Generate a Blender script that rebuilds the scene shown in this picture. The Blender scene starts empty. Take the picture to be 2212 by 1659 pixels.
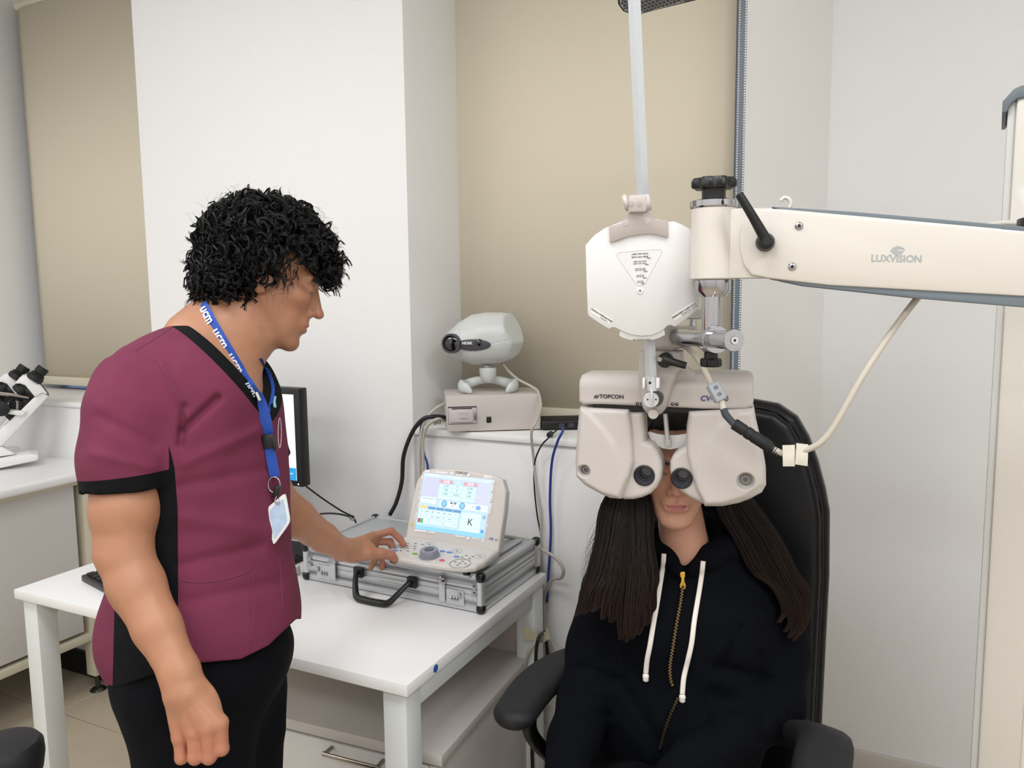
def hit(T, x, y, y0=0.):
    """local (x, z) where the sight line through a pixel meets the plane local y = y0"""
    o = (C0-T.o)@T.m; r = ray(x, y)@T.m; t = (y0-o[1])/r[1]; p = o+r*t
    return p[0], p[2]
def outl(T, pts, y0=0., sc=1, ox=0, oy=0): return [hit(T, ox+p[0]/sc, oy+p[1]/sc, y0) for p in pts]
def rrect(x0, x1, z0, z1, r, n=6):
    o = []
    for cx_, cz_, a0_ in ((x1-r, z1-r, 0), (x0+r, z1-r, 90), (x0+r, z0+r, 180), (x1-r, z0+r, 270)):
        for i in range(n+1):
            a = math.radians(a0_+90*i/n); o.append((cx_+r*math.cos(a), cz_+r*math.sin(a)))
    return o
def circ(x, z, r, n=20): return [(x+r*math.cos(2*PI*i/n), z+r*math.sin(2*PI*i/n)) for i in range(n)]
import bpy, bmesh, math, random
import numpy as np
from mathutils import Vector, Matrix
random.seed(4); np.random.seed(4)
D = bpy.data; SC = bpy.context.scene; COL = SC.collection
PI = math.pi
# ---------------------------------------------------------------- camera
FPX = 1700.0; CX, CY = 1106.0, 829.5
yaw, pitch, roll = math.radians(26.0), math.radians(-6.43), math.radians(0.66)
F = np.array([-math.sin(yaw)*math.cos(pitch), math.cos(yaw)*math.cos(pitch), math.sin(pitch)])
_R = np.array([math.cos(yaw), math.sin(yaw), 0.0]); _U = np.cross(_R, F)
R = _R*math.cos(roll)-_U*math.sin(roll); U = _U*math.cos(roll)+_R*math.sin(roll)
C0 = np.array([0, 0, 1.5])
cam = D.cameras.new('camera'); camo = D.objects.new('camera', cam); COL.objects.link(camo)
M = Matrix(((R[0], U[0], -F[0], 0), (R[1], U[1], -F[1], 0), (R[2], U[2], -F[2], 1.5), (0, 0, 0, 1)))
camo.matrix_world = M
cam.sensor_fit = 'HORIZONTAL'; cam.sensor_width = 36; cam.lens = 36*FPX/2212.0; cam.clip_start = 0.02
SC.camera = camo
# ---------------------------------------------------------------- light and exposure
SC.view_settings.view_transform = 'Standard'; SC.view_settings.look = 'None'
SC.view_settings.gamma = 1.0; SC.view_settings.use_curve_mapping = False
SC.view_settings.exposure = 0.42
w = D.worlds.new('world'); SC.world = w; w.use_nodes = True
w.node_tree.nodes['Background'].inputs[0].default_value = (0.36, 0.52, 0.95, 1)
w.node_tree.nodes['Background'].inputs[1].default_value = 0.75
try:
    SC.cycles.use_denoising = True; SC.cycles.max_bounces = 7; SC.cycles.diffuse_bounces = 4
    SC.cycles.glossy_bounces = 3; SC.cycles.transmission_bounces = 4; SC.cycles.transparent_max_bounces = 6
    SC.cycles.caustics_reflective = False; SC.cycles.caustics_refractive = False
    SC.cycles.sample_clamp_indirect = 4.0
    SC.cycles.use_adaptive_sampling = True; SC.cycles.adaptive_threshold = 0.02
except Exception: pass
def area(name, loc, sx, sy, power, col=(.955, .975, 1), rot=(0, 0, 0)):
    l = D.lights.new(name, 'AREA'); l.shape = 'RECTANGLE'; l.size = sx; l.size_y = sy; l.energy = power; l.color = col
    o = D.objects.new(name, l); COL.objects.link(o); o.location = loc; o.rotation_euler = rot
    return o
LAMPS = [(-2.3, 0.35), (-0.5, 0.35), (1.2, 0.35), (-2.3, -1.2), (-0.5, -1.2), (1.2, -1.2)]
for i, (lx, ly) in enumerate(LAMPS):
    area('panel_light', (lx, ly, 2.86), 1.15, 0.55, 13 if ly < 0 else (19 if lx > 1 else 13.5))

# ---------------------------------------------------------------- pixel + depth helpers (authoring only: real metres come out)
def V(x, y, d): return C0+F*d+R*((x-CX)/FPX*d)-U*((y-CY)/FPX*d)
def ray(x, y): return F*FPX+R*(x-CX)-U*(y-CY)
def onZ(x, y, z): r = ray(x, y); return C0+r*((z-C0[2])/r[2])
def onY(x, y, Y): r = ray(x, y); return C0+r*(Y/r[1])
def onX(x, y, X): r = ray(x, y); return C0+r*(X/r[0])
def dep(P): return float((np.asarray(P)-C0)@F)
def cam2w(P): P = np.asarray(P, float); return C0+P[:, :1]*R+P[:, 1:2]*U+P[:, 2:3]*F
def c(x, y, d): return np.array([(x-CX)/FPX*d, -(y-CY)/FPX*d, d])
class Fr:
    """local frame: x along yaw, z up, y away; optional pitch / roll"""
    def __init__(s, o, yaw=0, pitch=0, roll=0):
        s.o = np.array(o, float)
        s.m = np.array(Matrix.Rotation(yaw, 3, 'Z') @ Matrix.Rotation(pitch, 3, 'X') @ Matrix.Rotation(roll, 3, 'Y'))
    def __call__(s, P): return np.atleast_2d(np.asarray(P, float)) @ s.m.T+s.o
    def p(s, *a): return s([a])[0]
    def inv(s, P): return (np.atleast_2d(P)-s.o) @ s.m

# ---------------------------------------------------------------- materials
def lin(h):
    if isinstance(h, str):
        v = [int(h[i:i+2], 16)/255 for i in (0, 2, 4)]
    else: v = list(h)
    return tuple((x/12.92 if x <= .04045 else ((x+.055)/1.055)**2.4) for x in v)
MATS = {}
def mat(name, col, rough=.5, metal=0., bump=0, bscale=80, var=0, vscale=3, emit=0, spec=.5, coat=0, vcol=False, stretch=None, sheen=0, trans=0, alpha=1, bdist=.001, aniso=0):
    if name in MATS: return MATS[name]
    m = D.materials.new(name); m.use_nodes = True; nt = m.node_tree; N = nt.nodes; L = nt.links
    b = N['Principled BSDF']; cl = lin(col)
    b.inputs['Base Color'].default_value = (*cl, 1); b.inputs['Roughness'].default_value = rough
    b.inputs['Metallic'].default_value = metal; b.inputs['Specular IOR Level'].default_value = spec
    b.inputs['Coat Weight'].default_value = coat; b.inputs['Sheen Weight'].default_value = sheen
    b.inputs['Transmission Weight'].default_value = trans; b.inputs['Alpha'].default_value = alpha
    tc = None
    def co():
        nonlocal tc
        if tc is None:
            t = N.new('ShaderNodeTexCoord'); tc = t.outputs['Object']
            if stretch:
                mp = N.new('ShaderNodeMapping'); mp.inputs['Scale'].default_value = stretch
                L.new(tc, mp.inputs['Vector']); tc = mp.outputs['Vector']
        return tc
    src = None
    if vcol:
        a = N.new('ShaderNodeAttribute'); a.attribute_name = 'Col'; src = a.outputs['Color']
    if var:
        n = N.new('ShaderNodeTexNoise'); n.inputs['Scale'].default_value = vscale; n.inputs['Detail'].default_value = 4
        L.new(co(), n.inputs['Vector'])
        mx = N.new('ShaderNodeMix'); mx.data_type = 'RGBA'; mx.blend_type = 'MULTIPLY'; mx.inputs[0].default_value = 1
        mr = N.new('ShaderNodeMapRange'); mr.inputs[1].default_value = .25; mr.inputs[2].default_value = .75
        mr.inputs[3].default_value = 1-var; mr.inputs[4].default_value = 1+var*.3
        L.new(n.outputs['Fac'], mr.inputs[0]); L.new(mr.outputs[0], mx.inputs[7])
        if src: L.new(src, mx.inputs[6])
        else: mx.inputs[6].default_value = (*cl, 1)
        src = mx.outputs[2]
    if src: L.new(src, b.inputs['Base Color'])
    if bump:
        n = N.new('ShaderNodeTexNoise'); n.inputs['Scale'].default_value = bscale; n.inputs['Detail'].default_value = 3
        L.new(co(), n.inputs['Vector'])
        bp = N.new('ShaderNodeBump'); bp.inputs['Strength'].default_value = bump; bp.inputs['Distance'].default_value = bdist
        L.new(n.outputs['Fac'], bp.inputs['Height']); L.new(bp.outputs[0], b.inputs['Normal'])
    if emit:
        b.inputs['Emission Color'].default_value = (*cl, 1); b.inputs['Emission Strength'].default_value = emit
        b.inputs['Base Color'].default_value = (0, 0, 0, 1)
    MATS[name] = m
    return m
# ---------------------------------------------------------------- objects
WL = {}
def wl(o): return WL.get(o.name, np.zeros(3)) if o is not None else np.zeros(3)
def thing(name, label, cat, loc, group=None):
    o = D.objects.new(name, None); COL.objects.link(o); o.location = Vector(loc); o.empty_display_size = .05
    WL[o.name] = np.array(loc, float); o['label'] = label; o['category'] = cat
    if group: o['group'] = group
    return o
def tag(o, label, cat, group=None):
    o['label'] = label; o['category'] = cat
    if group: o['group'] = group
    return o
def finish(name, me, verts_world_center, m, parent):
    o = D.objects.new(name, me); COL.objects.link(o)
    if m is not None:
        for x in (m if isinstance(m, (list, tuple)) else [m]): me.materials.append(x)
    o.location = Vector(verts_world_center-wl(parent)); WL[o.name] = np.array(verts_world_center)
    if parent is not None: o.parent = parent
    return o
def mesh(name, v, f, m, parent=None, smooth=True, label=None, T=None, kind=None, sharp=None, cols=None, mi=None, mask=None):
    v = np.asarray(v, float)
    if T is not None: v = T(v)
    ctr = (v.min(0)+v.max(0))/2
    me = D.meshes.new(name)
    v = v-ctr
    if isinstance(f, np.ndarray) and f.ndim == 2:
        me.vertices.add(len(v)); me.vertices.foreach_set('co', v.astype(np.float32).ravel())
        k = f.shape[1]; me.loops.add(f.size); me.loops.foreach_set('vertex_index', f.astype(np.int32).ravel())
        me.polygons.add(len(f)); me.polygons.foreach_set('loop_start', np.arange(0, f.size, k, dtype=np.int32))
        me.polygons.foreach_set('loop_total', np.full(len(f), k, dtype=np.int32)); me.update(calc_edges=True)
    else:
        me.from_pydata(v.tolist(), [], [tuple(int(i) for i in q) for q in f]); me.update()
    if smooth: me.polygons.foreach_set('use_smooth', np.ones(len(me.polygons), bool))
    if sharp: 
        try: me.set_sharp_from_angle(angle=math.radians(sharp))
        except Exception: pass
    if cols is not None:
        a = me.color_attributes.new('Col', 'FLOAT_COLOR', 'POINT')
        a.data.foreach_set('color', np.c_[cols, np.ones(len(cols))].astype(np.float32).ravel())
    if mask is not None:
        a = me.attributes.new('Mask', 'FLOAT', 'POINT'); a.data.foreach_set('value', np.asarray(mask, np.float32))
    if mi is not None: me.polygons.foreach_set('material_index', np.asarray(mi, np.int32))
    o = finish(name, me, ctr, m, parent)
    if label: o['label'] = label
    if kind: o['kind'] = kind
    return o
def from_bm(name, bm, m, parent=None, T=None, label=None, kind=None, smooth=True, sharp=40):
    bmesh.ops.recalc_face_normals(bm, faces=bm.faces)
    v = np.array([x.co[:] for x in bm.verts]); bm.verts.index_update()
    f = [[x.index for x in q.verts] for q in bm.faces]; bm.free()
    return mesh(name, v, f, m, parent, smooth, label, T, kind, sharp)
def bm_box(bm, lo, hi, bev=0, seg=2):
    r = bmesh.ops.create_cube(bm, size=1.0); vs = r['verts']
    lo, hi = np.minimum(lo, hi), np.maximum(lo, hi)
    for x in vs:
        x.co = Vector([(lo[i]+hi[i])/2+x.co[i]*(hi[i]-lo[i]) for i in range(3)])
    if bev:
        es = list({e for x in vs for e in x.link_edges})
        bmesh.ops.bevel(bm, geom=es, offset=bev, segments=seg, profile=.5, affect='EDGES', clamp_overlap=True)
def box(name, lo, hi, m, parent=None, bev=0, T=None, label=None, kind=None, seg=2):
    bm = bmesh.new(); bm_box(bm, np.array(lo, float), np.array(hi, float), bev, seg)
    return from_bm(name, bm, m, parent, T, label, kind)
def boxes(name, lst, m, parent=None, bev=0, T=None, label=None, kind=None):
    bm = bmesh.new()
    for lo, hi in lst: bm_box(bm, np.array(lo, float), np.array(hi, float), bev)
    return from_bm(name, bm, m, parent, T, label, kind)
def basis(d):
    d = np.asarray(d, float); d = d/np.linalg.norm(d)
    a = np.array([0, 0, 1.]) if abs(d[2]) < .9 else np.array([1., 0, 0])
    x = np.cross(a, d); x /= np.linalg.norm(x); return x, np.cross(d, x), d
def lathe_vf(prof, p0, ax, n=32, close=True):
    """prof: list of (r, h) along axis"""
    x, y, z = basis(ax); p0 = np.asarray(p0, float); v = []; f = []
    for r, h in prof:
        for i in range(n):
            a = 2*PI*i/n; v.append(p0+z*h+(x*math.cos(a)+y*math.sin(a))*r)
    k = len(prof)
    for j in range(k-1):
        for i in range(n):
            f.append((j*n+i, j*n+(i+1) % n, (j+1)*n+(i+1) % n, (j+1)*n+i))
    if close: f.append(tuple(range(n-1, -1, -1))); f.append(tuple((k-1)*n+i for i in range(n)))
    return v, f
def lathe(name, prof, p0, ax, m, parent=None, n=32, T=None, label=None, sharp=35, kind=None, close=True):
    v, f = lathe_vf(prof, p0, ax, n, close)
    return mesh(name, v, f, m, parent, True, label, T, kind, sharp)
def cyl(name, p0, p1, r, m, parent=None, n=24, T=None, label=None, bev=0, r2=None):
    p0, p1 = np.array(p0, float), np.array(p1, float); h = np.linalg.norm(p1-p0); r2 = r if r2 is None else r2
    pr = [(r, 0), (r2, h)] if not bev else [(r-bev, 0), (r, bev), (r2, h-bev), (r2-bev, h)]
    return lathe(name, pr, p0, p1-p0, m, parent, n, T, label)
def smooth_path(P, sub=8):
    P = np.asarray(P, float); n = len(P)
    if n < 3: return P
    Q = np.vstack([2*P[0]-P[1], P, 2*P[-1]-P[-2]]); out = []
    t = np.linspace(0, 1, sub, endpoint=False)[:, None]
    for i in range(1, n):
        a, b, cc, d = Q[i-1], Q[i], Q[i+1], Q[i+2]
        out.append(.5*((2*b)+(-a+cc)*t+(2*a-5*b+4*cc-d)*t*t+(-a+3*b-3*cc+d)*t**3))
    return np.vstack(out+[P[-1:]])
def tube_vf(P, r, n=8, flat=1.0, up=None):
    P = np.asarray(P, float); k = len(P); r = np.broadcast_to(r, k) if np.ndim(r) else np.full(k, r)
    t = np.gradient(P, axis=0); t /= np.linalg.norm(t, axis=1)[:, None]+1e-12
    x, _, _ = basis(t[0]); 
    if up is not None: x = np.cross(up, t[0]); x /= np.linalg.norm(x)
    v = []; a = 2*PI*np.arange(n)/n
    for i in range(k):
        x = x-t[i]*(x@t[i]); x /= np.linalg.norm(x)+1e-12
        if up is not None:
            xx = np.cross(up, t[i]); nn = np.linalg.norm(xx)
            if nn > .05: x = xx/nn
        y = np.cross(t[i], x)
        v.append(P[i]+r[i]*(np.cos(a)[:, None]*x+np.sin(a)[:, None]*y*flat))
    v = np.vstack(v); f = []
    for j in range(k-1):
        for i in range(n): f.append((j*n+i, j*n+(i+1) % n, (j+1)*n+(i+1) % n, (j+1)*n+i))
    f.append(tuple(range(n-1, -1, -1))); f.append(tuple((k-1)*n+i for i in range(n)))
    return v, f
def tube(name, P, r, m, parent=None, n=10, sub=8, flat=1., up=None, T=None, label=None):
    P = smooth_path(P, sub) if sub > 1 else np.asarray(P, float)
    if np.ndim(r): r = np.interp(np.linspace(0, 1, len(P)), np.linspace(0, 1, len(r)), r)
    v, f = tube_vf(P, r, n, flat, up)
    return mesh(name, v, f, m, parent, True, label, T, None, 50)
def prism(name, poly, y0, y1, m, parent=None, bev=0, T=None, label=None, smooth=True, kind=None):
    """poly: (x,z) outline extruded along local y from y0 (front) to y1"""
    bm = bmesh.new(); vs = [bm.verts.new((p[0], y0, p[1])) for p in poly]; fc = bm.faces.new(vs)
    r = bmesh.ops.extrude_face_region(bm, geom=[fc]); nv = [g for g in r['geom'] if isinstance(g, bmesh.types.BMVert)]
    for x in nv: x.co.y = y1
    if bev:
        es = [e for e in bm.edges if abs(e.verts[0].co.y-e.verts[1].co.y) < 1e-6]
        bmesh.ops.bevel(bm, geom=es, offset=bev, segments=2, profile=.5, affect='EDGES', clamp_overlap=True)
    return from_bm(name, bm, m, parent, T, label, kind, smooth)
def text(name, s, size, m, T, x=0, z=0, y=0, parent=None, rot=0, ext=.0002, align='CENTER', shear=0, off=0, label=None, sx=1):
    """flat lettering in the local xz plane of T, readable from -y"""
    cu = D.curves.new(name, 'FONT'); cu.body = s; cu.size = size; cu.extrude = ext; cu.align_x = align; cu.align_y = 'CENTER'
    cu.shear = shear; cu.offset = off; cu.resolution_u = 3
    to = D.objects.new(name+'_tmp', cu); COL.objects.link(to)
    dg = bpy.context.evaluated_depsgraph_get(); me = D.meshes.new_from_object(to.evaluated_get(dg))
    v = np.array([q.co[:] for q in me.vertices]) if len(me.vertices) else np.zeros((1, 3)); f = [tuple(p.vertices) for p in me.polygons]
    D.objects.remove(to); D.meshes.remove(me)
    v[:, 0] *= sx
    cr, sr = math.cos(rot), math.sin(rot)
    P = np.c_[x+v[:, 0]*cr-v[:, 1]*sr, y-v[:, 2], z+v[:, 0]*sr+v[:, 1]*cr]
    return mesh(name, P, f, m, parent, False, label, T)

# ---------------------------------------------------------------- implicit surfaces
def smin(a, b, k):
    h = np.clip(.5+.5*(b-a)/k, 0, 1); return b+(a-b)*h-k*h*(1-h)
def smax(a, b, k): return -smin(-a, -b, k)
def rc(P, a, b, ra, rb):
    a = np.asarray(a, float); b = np.asarray(b, float); d = b-a; L2 = d@d+1e-12
    t = np.clip((P-a)@d/L2, 0, 1); return np.linalg.norm(P-a-t[:, None]*d, axis=1)-(ra+(rb-ra)*t)
def el(P, cc, r, Mx=None):
    p = P-np.asarray(cc, float)
    if Mx is not None: p = p@Mx
    r = np.asarray(r, float); k0 = np.linalg.norm(p/r, axis=1); k1 = np.linalg.norm(p/(r*r), axis=1)
    return k0*(k0-1)/(k1+1e-9)
def bx(P, cc, h, r=0, Mx=None):
    p = P-np.asarray(cc, float)
    if Mx is not None: p = p@Mx
    q = np.abs(p)-(np.asarray(h, float)-r)
    return np.linalg.norm(np.maximum(q, 0), axis=1)+np.minimum(q.max(1), 0)-r
def poly2(p, V2):
    """signed distance to a closed polygon, p (N,2)"""
    V2 = np.asarray(V2, float); n = len(V2); d = np.full(len(p), 1e9); s = np.ones(len(p))
    for i in range(n):
        a = V2[i]; b = V2[i-1]; e = b-a; w_ = p-a
        t = np.clip(w_@e/(e@e+1e-15), 0, 1); q = w_-t[:, None]*e; d = np.minimum(d, (q*q).sum(1))
        c1 = p[:, 1] >= a[1]; c2 = p[:, 1] < b[1]; c3 = e[0]*w_[:, 1] > e[1]*w_[:, 0]
        fl = (c1 & c2 & c3) | (~c1 & ~c2 & ~c3); s[fl] *= -1
    return s*np.sqrt(d)
def extr(P, V2, y0, y1, r=0):
    """outline in local xz, extent y0..y1, rounded by r"""
    d = poly2(P[:, [0, 2]], V2)+r; wv = np.abs(P[:, 1]-(y0+y1)/2)-(y1-y0)/2+r
    q = np.c_[d, wv]; return np.minimum(q.max(1), 0)+np.linalg.norm(np.maximum(q, 0), axis=1)-r
def _hash(i, j, k):
    n = (i*374761393+j*668265263+k*2147483647) & 0xffffffff
    n = ((n ^ (n >> 13))*1274126177) & 0xffffffff; n = (n ^ (n >> 16)) & 0xffff
    return n/65535.0
def vnoise(P, s):
    p = P*s+100.0; i = np.floor(p).astype(np.int64); f_ = p-i; u = f_*f_*(3-2*f_); r = 0
    for a in (0, 1):
        for b in (0, 1):
            for d in (0, 1):
                wt = (u[:, 0] if a else 1-u[:, 0])*(u[:, 1] if b else 1-u[:, 1])*(u[:, 2] if d else 1-u[:, 2])
                r = r+wt*_hash(i[:, 0]+a, i[:, 1]+b, i[:, 2]+d)
    return r*2-1
def surf(fn, lo, hi, h, chunk=400000):
    lo = np.asarray(lo, float)+h*np.array([.1371, .2113, .1737]); hi = np.asarray(hi, float); q = 4
    n = (np.ceil((hi-lo)/h/q).astype(int)+1)*q+1
    def ev(P):
        return np.concatenate([fn(P[i:i+chunk]) for i in range(0, len(P), chunk)]) if len(P) else np.zeros(0)
    nc = (n-1)//q+1
    g = np.stack(np.meshgrid(*[lo[i]+np.arange(nc[i])*h*q for i in range(3)], indexing='ij'), -1).reshape(-1, 3)
    cf = ev(g).reshape(nc)
    near = np.abs(cf) < h*q*2.2
    cell = np.zeros(nc-1, bool)
    for a in (0, 1):
        for b in (0, 1):
            for d in (0, 1): cell |= near[a:nc[0]-1+a, b:nc[1]-1+b, d:nc[2]-1+d]
    A = np.repeat(np.repeat(np.repeat(cf[:-1, :-1, :-1], q, 0), q, 1), q, 2)
    Fg = np.full(n, 1.0); Fg[:-1, :-1, :-1] = A
    mk = np.zeros(n, bool); mk[:-1, :-1, :-1] = np.repeat(np.repeat(np.repeat(cell, q, 0), q, 1), q, 2)
    mk[1:, :, :] |= mk[:-1, :, :]; mk[:, 1:, :] |= mk[:, :-1, :]; mk[:, :, 1:] |= mk[:, :, :-1]
    I = np.argwhere(mk); Fg[mk] = ev(lo+I*h)
    s = Fg < 0
    cnt = np.zeros(np.array(n)-1, np.int8)
    for a in (0, 1):
        for b in (0, 1):
            for d in (0, 1): cnt += s[a:n[0]-1+a, b:n[1]-1+b, d:n[2]-1+d]
    act = (cnt > 0) & (cnt < 8); Ic = np.argwhere(act); idx = -np.ones(act.shape, np.int64); idx[act] = np.arange(len(Ic))
    cs = [(a, b, d) for a in (0, 1) for b in (0, 1) for d in (0, 1)]
    val = {k: Fg[Ic[:, 0]+k[0], Ic[:, 1]+k[1], Ic[:, 2]+k[2]] for k in cs}
    acc = np.zeros((len(Ic), 3)); num = np.zeros(len(Ic))
    for k in cs:
        for ax in range(3):
            if k[ax] == 0:
                k2 = list(k); k2[ax] = 1; k2 = tuple(k2); v0, v1 = val[k], val[k2]
                m_ = (v0 < 0) != (v1 < 0); t = np.where(m_, v0/(v0-v1+1e-20), 0)
                p = np.tile(np.array(k, float), (len(Ic), 1)); p[:, ax] = t
                acc[m_] += p[m_]; num[m_] += 1
    vv = lo+(Ic+acc/num[:, None])*h
    quads = []
    for ax in range(3):
        o1, o2 = [(1, 2), (2, 0), (0, 1)][ax]
        sl0 = [slice(1, -1)]*3; sl1 = [slice(1, -1)]*3; sl0[ax] = slice(0, -1); sl1[ax] = slice(1, None)
        a = s[tuple(sl0)]; b = s[tuple(sl1)]; E = np.argwhere(a != b)
        off = np.ones(3, int); off[ax] = 0; E = E+off
        def g_(d1, d2):
            Q = E.copy(); Q[:, o1] -= d1; Q[:, o2] -= d2; return idx[Q[:, 0], Q[:, 1], Q[:, 2]]
        qd = np.c_[g_(1, 1), g_(0, 1), g_(0, 0), g_(1, 0)]
        flip = s[tuple(E.T)] 
        inn = s[E[:, 0], E[:, 1], E[:, 2]]
        qd[~inn] = qd[~inn]; qd[inn] = qd[inn][:, ::-1]
        quads.append(qd)
    fq = np.vstack(quads); fq = fq[(fq >= 0).all(1)]
    # snap the vertices onto the surface
    e = h*.25; f0 = ev(vv); gr = np.stack([(ev(vv+np.eye(3)[i]*e)-f0)/e for i in range(3)], -1)
    g2 = (gr*gr).sum(1)+1e-6; st = np.clip(f0/g2, -h*.5, h*.5); vv = vv-gr*st[:, None]
    return vv, fq
def sdf(name, fn, lo, hi, h, m, parent=None, T=None, label=None, col=None, kind=None):
    """T: frame that takes local metres to the world. col(P)->linear rgb"""
    v, q = surf(fn, lo, hi, h)
    cols = col(v) if col is not None else None
    return mesh(name, v, q, m, parent, True, label, T, kind, None, cols)
# ---------------------------------------------------------------- room
m_wall = mat('wall_paint', 'EEEDEC', .55, bump=.35, bscale=160, var=.02, vscale=2, bdist=.0015)
m_wall2 = mat('wall_paint_smooth', 'F3F2EF', .5, bump=.1, bscale=60, bdist=.001)
m_white_lam = mat('white_laminate', 'EDEBE9', .38, var=.02, vscale=4)
XL, XP0, XP1, XW1 = -3.52, -2.37, -1.28, -0.405
def st(o, k='structure'): o['kind'] = k; return o
YF, YB, XRR, ZC = -2.0, 1.95, 2.2, 2.9
# floor with separate tiles
fl = st(box('floor', (XL-.1, YF-.1, -.06), (XRR+.1, 2.7, -.004), mat('grout', '8F8474', .9)))
m_tile = mat('floor_tile', 'C6B8A2', .42, var=.06, vscale=6, bump=.05, bscale=30)
tb = bmesh.new(); bm_box(tb, np.array([-.2985, -.2985, -.01]), np.array([.2985, .2985, .002]), .0015, 1)
t0 = from_bm('tile', tb, m_tile, fl); tm = t0.data; first = True
for i in range(-1, 9):
    for j in range(-6, 2):
        x = -2.70+.6*i+.3-.0; y = 1.72+.6*j+.3
        if first: o = t0; first = False
        else:
            o = t0.copy(); COL.objects.link(o); o.parent = fl
        o.location = Vector(np.array([x, y, -.003])-wl(fl))
# walls
st(boxes('wall_back', [
    ((XP0, YB, 0), (XP1, 2.62, ZC)),
    ((XL-.1, 1.965, 0), (XP0+.01, 2.62, 1.09)),
    ((XP1-.01, 1.965, 0), (-.36, 2.62, 1.09)),
    ((XL-.1, 2.3, 2.78), (-.3, 2.62, ZC)),
    ], m_wall, bev=.004))
st(prism('wall_back_reveal', [(0, 0)], 0, 1, m_wall2)) if False else None
# splayed window jamb and the wall to its right
bm = bmesh.new()
P2 = [(-.358, 2.08), (-.196, 2.54), (XRR+.1, 2.54), (XRR+.1, 2.7), (-.358, 2.7)]
lo_ = [bm.verts.new((x, y, 0)) for x, y in P2]; hi_ = [bm.verts.new((x, y, ZC)) for x, y in P2]
for i in range(5):
    q = bm.faces.new((lo_[i], lo_[(i+1) % 5], hi_[(i+1) % 5], hi_[i])); q.material_index = 1 if i == 0 else 0
bm.faces.new(lo_); bm.faces.new(hi_[::-1])
mi = [q.material_index for q in bm.faces]
v = [x.co[:] for x in bm.verts]; bm.verts.index_update(); f_ = [[x.index for x in q.verts] for q in bm.faces]; bm.free()
st(mesh('wall_back_far', v, f_, [m_wall, m_wall2], smooth=False, mi=mi))
st(box('wall_left', (XL-.12, YF, 0), (XL, 2.7, ZC), m_wall2))
st(box('wall_right', (XRR, YF, 0), (XRR+.12, 2.7, ZC), m_wall))
st(box('wall_front', (XL-.12, YF-.12, 0), (XRR+.12, YF, ZC), m_wall))
st(box('ceiling', (XL-.12, YF-.12, ZC), (XRR+.12, 2.7, ZC+.1), mat('ceiling_paint', 'F2F1EF', .8)))
m_sill = mat('sill_paint', 'F1F0EE', .4)
st(box('trim_1', (XL-.0, 1.955, 1.09), (XP0, 2.3, 1.11), m_sill, bev=.006, label='painted sill of the left window'))
st(box('trim_2', (XP1, 1.955, 1.09), (-.37, 2.3, 1.11), m_sill, bev=.003, label='painted sill of the right window'))
m_base = mat('dark_baseboard', '17161A', .4)
st(box('baseboard_back', (XL, 1.95, 0), (XP0, 1.966, .1), m_base, bev=.002))
st(box('baseboard_back_middle', (XP0, 1.938, 0), (XP1, 1.951, .1), m_base, bev=.002))
st(box('baseboard_back_low', (XP1, 1.951, 0), (-.36, 1.966, .1), mat('grey_baseboard', '6E6A68', .4), bev=.002))
st(box('baseboard_back_far', (-.19, 2.525, 0), (XRR, 2.541, .085), mat('pale_baseboard', 'D5CEC6', .4), bev=.003))
# windows: dark frame, panes
m_frame = mat('window_frame', '202226', .4); m_alu = mat('aluminium_frame', 'A9B2BC', .35, metal=.6)
m_glass = mat('window_glass', 'E8F2FF', .02, trans=1, spec=.3)
def window(n, x0, x1, lab):
    z0, z1 = 1.11, 2.78
    o = st(boxes(n, [((x0, 2.36, z0), (x0+.035, 2.42, z1)), ((x1-.035, 2.36, z0), (x1, 2.42, z1)), ((x0, 2.36, z0), (x1, 2.42, z0+.03)), ((x0, 2.36, z1-.03), (x1, 2.42, z1))], m_frame, bev=.003, label=lab))
    for k, z in enumerate((1.52, 1.86, 2.2, 2.52)):
        box('window_bar', (x0+.03, 2.365, z), (x1-.03, 2.415, z+(.05 if k % 2 else .11)), m_frame, o, bev=.003)
    for k in range(3):
        a = x0+.03+(x1-x0-.06)*k/3; b = x0+.03+(x1-x0-.06)*(k+1)/3
        box('window_pane', (a+.002, 2.386, z0+.03), (b-.002, 2.392, z1-.03), m_glass, o)
    return o
window('window_1', XL, XP0, 'dark framed left window behind the narrow blind')
window('window_2', XP1, -.36, 'dark framed right window behind the wide blind')
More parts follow.
